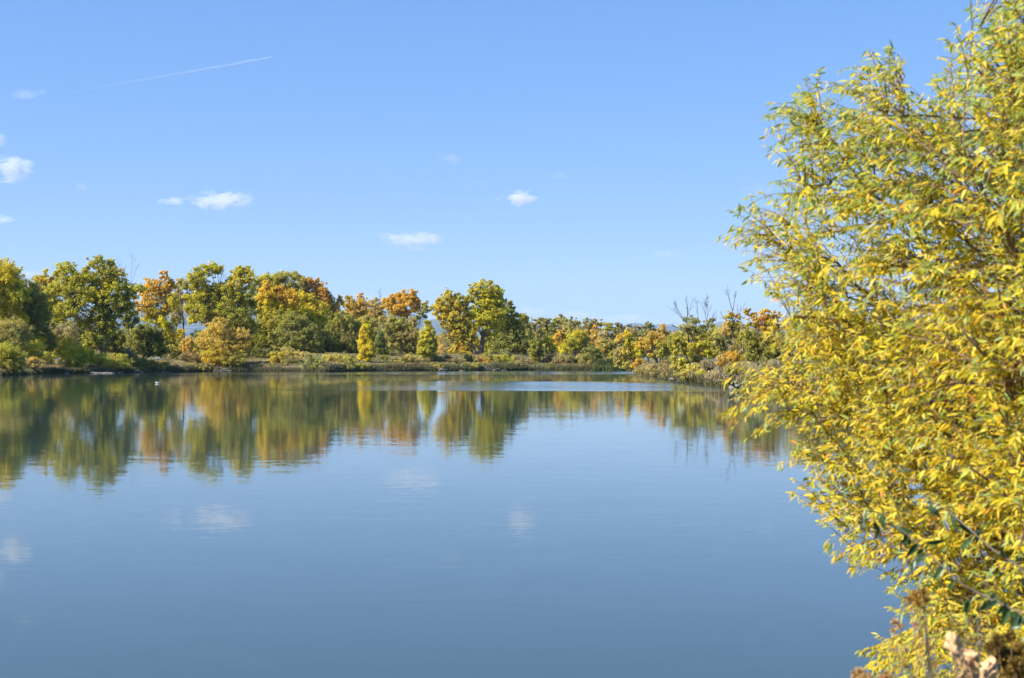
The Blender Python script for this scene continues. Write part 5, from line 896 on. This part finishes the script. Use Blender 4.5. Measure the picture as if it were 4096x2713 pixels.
def build_sprig(label, pts, d0, d1, nleaf, foot_pt):
    P = px_path(pts, d0, d1); t = np.linspace(0, 1, len(P)); tt = np.linspace(0, 1, 26)
    P = np.stack([np.interp(tt, t, P[:, i]) for i in range(3)], -1)
    foot = np.array(foot_pt, float); foot[2] = ground_z(foot[0], foot[1])
    root = empty('silver_poplar_shoot', foot, label, 'sapling', 'green shoots among the willow leaves')
    tb = Tubes(); st = bez(foot, foot * .35 + P[-1] * .65 + np.array([.3, 0, .35]), P[-1], 16)
    tb.add(np.concatenate([st[:-1], P[::-1]]), np.concatenate([np.linspace(.009, .004, 15), np.linspace(.0038, .0014, 26)]), 6)
    i = np.sort(rng.integers(0, 26, nleaf)); pos = P[i] + rng.normal(size=(nleaf, 3)) * np.array([.02, .03, .018]) + np.array([0, 0, -.012]); n = nleaf
    for a_, b_ in zip(P[i], pos): tb.add(np.array([a_, (a_ + b_) / 2, b_]), .0011, 4)
    ax = np.array([-.2, 0, -.85]) + rng.normal(size=(n, 3)) * .55; ax /= np.linalg.norm(ax, axis=1)[:, None]
    up = np.array([-.2, -.8, .3]) + rng.normal(size=(n, 3)) * .6; wv = np.cross(ax, up); wv /= np.linalg.norm(wv, axis=1)[:, None]; nr = np.cross(wv, ax)
    ln = rng.uniform(.045, .075, n); C = np.tile(lin((60, 84, 44)), (n, 1)) * rng.uniform(.7, 1.3, n)[:, None]
    under = rng.random(n) < .09; C[under] = lin((186, 196, 184))
    tb.obj('stem', M_BARK, root).data.transform(__import__('mathutils').Matrix.Translation(-Vector(foot)))
    leaf_mesh('leaves', pos, ax, wv, nr, ln, ln * rng.uniform(.13, .2, n), np.clip(C, .01, .8), M_BROAD, root, foot, .3, .5)
build_sprig('dark green shoot with silver-backed leaves hanging across the lower right willow', [(3482, 2033), (3634, 2143), (3744, 2243), (3855, 2341), (3977, 2405), (4110, 2462)], 5.6, 5.0, 40, (2.9, 5.3, 0))
build_sprig('short dark green shoot high among the lower willow leaves', [(3690, 1985), (3770, 2030), (3855, 2095), (3960, 2190), (4110, 2290)], 5.7, 5.1, 12, (3.05, 5.4, 0))

# --- plants at the bottom right corner, on the near bank
def dry_leaf_stalk():
    foot = np.array([1.62, 4.55, 0.]); foot[2] = ground_z(foot[0], foot[1])
    root = empty('dry_leaf_stalk', foot, 'stalk of big curled tan dead leaves at the bottom right corner', 'dead plant')
    D = 4.3; tb = Tubes(); heads = [(3815, 2590), (3880, 2635), (3950, 2680), (3870, 2705)]
    for h in heads:
        e = W(h[0], h[1] + 12, D); tb.add(bez(foot, (foot + e) / 2 + np.array([.08, 0, .1]), e, 9), np.linspace(.007, .003, 9), 6)
    tb.obj('stem', M_TWIG, root).data.transform(__import__('mathutils').Matrix.Translation(-Vector(foot)))
    m, n, l, out = new_mat('dead_leaf'); tc = n.new('ShaderNodeTexCoord'); nz = n.new('ShaderNodeTexNoise'); nz.inputs['Scale'].default_value = 55; nz.inputs['Detail'].default_value = 6
    cr = n.new('ShaderNodeValToRGB'); cr.color_ramp.elements[0].color = (.6, .35, .15, 1); cr.color_ramp.elements[1].color = (.9, .61, .32, 1); cr.color_ramp.elements[0].position = .3; cr.color_ramp.elements[1].position = .6
    p = n.new('ShaderNodeBsdfPrincipled'); p.inputs['Roughness'].default_value = .75; t = n.new('ShaderNodeBsdfTranslucent'); mx = n.new('ShaderNodeMixShader'); mx.inputs[0].default_value = .25
    b = n.new('ShaderNodeBump'); b.inputs['Distance'].default_value = .004; l.new(nz.outputs[0], b.inputs['Height']); l.new(b.outputs[0], p.inputs['Normal'])
    l.new(tc.outputs['Object'], nz.inputs[0]); l.new(nz.outputs[0], cr.inputs[0]); l.new(cr.outputs[0], p.inputs['Base Color']); l.new(cr.outputs[0], t.inputs['Color'])
    l.new(p.outputs[0], mx.inputs[1]); l.new(t.outputs[0], mx.inputs[2]); l.new(mx.outputs[0], out.inputs[0])
    for j, (hx, hy, wx, wz, rot) in enumerate([(3822, 2592, .023, .042, .25), (3878, 2645, .030, .030, -.6), (3950, 2685, .034, .022, 1.2), (3865, 2712, .034, .024, .2)]):
        c = W(hx, hy, D + (.03 if j % 2 else -.03)); N = 15; u = np.linspace(-1, 1, N); U, Vv = np.meshgrid(u, u, indexing='ij')
        wid = np.sqrt(np.clip(1 - U ** 2 * .85, 0.05, 1)) * (1 + .18 * np.sin(U * 9 + j)); ang = Vv * (1.25 + .35 * np.sin(U * 3 + j))
        X = wx * wid * np.sin(ang) * 1.05 + .004 * np.sin(U * 11 + 3 * Vv); Yy = -wx * (np.cos(ang) - .5) * .9 + .006 * np.sin(U * 7 + Vv * 6 + j); Z = wz * U + .006 * np.sin(Vv * 5 + j) + .004 * np.cos(U * 9 + Vv * 4)
        cs, sn = math.cos(rot), math.sin(rot); P = np.stack([X * cs - Z * sn, Yy, X * sn + Z * cs], -1).reshape(-1, 3) + c
        i = np.arange(N - 1)[:, None] * N; jj = np.arange(N - 1)[None]; Q = np.stack([i + jj, i + jj + 1, i + N + jj + 1, i + N + jj], -1).reshape(-1, 4)
        o = quads_obj('dead_leaf', P - foot, Q, m, root, None, True); md = o.modifiers.new('thickness', 'SOLIDIFY'); md.thickness = .0012
dry_leaf_stalk()

def fluff_stalk(label, heads, D, foot, r=.012, col=(206, 166, 110), stemcol=M_TWIG):
    foot = np.array(foot, float); foot[2] = ground_z(foot[0], foot[1])
    root = empty('dry_flower_stalk', foot, label, 'dead plant', 'dried flower stalks at the bottom edge'); tb = Tubes()
    for hx, hy, rr in heads:
        e = W(hx, hy, D + rng.uniform(-.08, .08)); tb.add(bez(foot, (foot * .45 + e * .55) + np.array([rng.uniform(-.03, .03), 0, .12]), e, 10), np.linspace(.0028, .0014, 10), 5)
        n = 150; d = rdir(n); P = e + d * (rng.random(n) ** .4)[:, None] * r * rr; tdir = d + rdir(n) * .5; tdir /= np.linalg.norm(tdir, axis=1)[:, None]
        b = np.cross(tdir, rdir(n)); b /= np.linalg.norm(b, axis=1)[:, None]; hl = r * rr * .45; hw = r * rr * .14
        V = np.stack([P - tdir * hl, P + b * hw, P + tdir * hl, P - b * hw], 1).reshape(-1, 3); C = np.repeat(lin(col) * rng.uniform(.65, 1.15, n)[:, None], 4, 0)
        quads_obj('seed_head', V - foot, np.arange(len(V)).reshape(-1, 4), M_GRASS, root, C)
    tb.obj('stem', stemcol, root).data.transform(__import__('mathutils').Matrix.Translation(-Vector(foot)))
fluff_stalk('tan fluffy seed heads poking up at the bottom edge left of the curled dead leaves', [(3432, 2698, 1.25), (3470, 2712, 1.1), (3548, 2702, 1.0), (3446, 2722, 1), (3530, 2722, 1)], 4.6, (1.12, 4.7, 0), .016)
fluff_stalk('pinkish dry flower heads under the lowest willow branch', [(3582, 2490, 1.0), (3600, 2505, .8), (3660, 2500, .8), (3570, 2520, .7), (3720, 2590, .7), (3625, 2600, .6), (3740, 2665, .6)], 5.6, (1.6, 5.5, 0), .015, (206, 168, 120))
fluff_stalk('brown-yellow bushy flower heads in the bottom right corner', [(a, b, c) for a, b, c in [(3990, 2560, 1.3), (4040, 2545, 1.2), (4080, 2600, 1.4), (3960, 2590, 1.2), (4020, 2610, 1.5), (4060, 2660, 1.5), (4000, 2650, 1.4), (4085, 2700, 1.4), (4030, 2700, 1.4), (3985, 2640, 1), (4120, 2640, 1.4), (4005, 2590, 1), (4050, 2620, 1.1)]], 4.8, (1.95, 5.0, 0), .017, (134, 108, 52))
fluff_stalk('brown clustered dry flower heads just below the dark silver-backed shoot', [(3660, 2385, 1.4), (3690, 2370, 1.3), (3700, 2400, 1.3), (3640, 2400, 1.0), (3670, 2410, 1.1)], 5.3, (1.75, 5.3, 0), .014, (180, 142, 62))

def feathery():
    foot = np.array([1.75, 5.4, 0.]); foot[2] = ground_z(foot[0], foot[1])
    root = empty('feathery_plant', foot, 'fine feathery blue-green plant behind the curled dead leaves', 'plant'); tb = Tubes(); pos, ax = [], []
    D = 5.5
    for k in range(16):
        e = W(rng.uniform(3640, 3960), rng.uniform(2380, 2600), D + rng.uniform(-.25, .25)); P = bez(foot + np.array([rng.uniform(-.12, .12), rng.uniform(-.1, .1), 0]), foot * .5 + e * .5 + np.array([rng.uniform(-.05, .05), 0, .08]), e, 24)
        tb.add(P, np.linspace(.004, .0012, 24), 4)
        for i in range(5, 24):
            for _ in range(7): pos.append(P[i] + (P[i] - P[i - 1]) * rng.uniform(0, 1)); ax.append((P[i] - P[i - 1]) / np.linalg.norm(P[i] - P[i - 1]) * .7 + rdir(1)[0])
    pos, ax = np.array(pos), np.array(ax); ax /= np.linalg.norm(ax, axis=1)[:, None]; n = len(pos)
    wv = np.cross(ax, rdir(n)); wv /= np.linalg.norm(wv, axis=1)[:, None]; L = rng.uniform(.025, .05, n)[:, None]
    V = np.stack([pos - wv * .0008, pos + wv * .0008, pos + ax * L + wv * .0005, pos + ax * L - wv * .0005], 1).reshape(-1, 3)
    C = np.repeat(lin((84, 108, 78)) * rng.uniform(.6, 1.4, n)[:, None], 4, 0)
    quads_obj('needles', V - foot, np.arange(len(V)).reshape(-1, 4), M_GRASS, root, C)
    tb.obj('stem', M_BARK, root).data.transform(__import__('mathutils').Matrix.Translation(-Vector(foot)))
feathery()
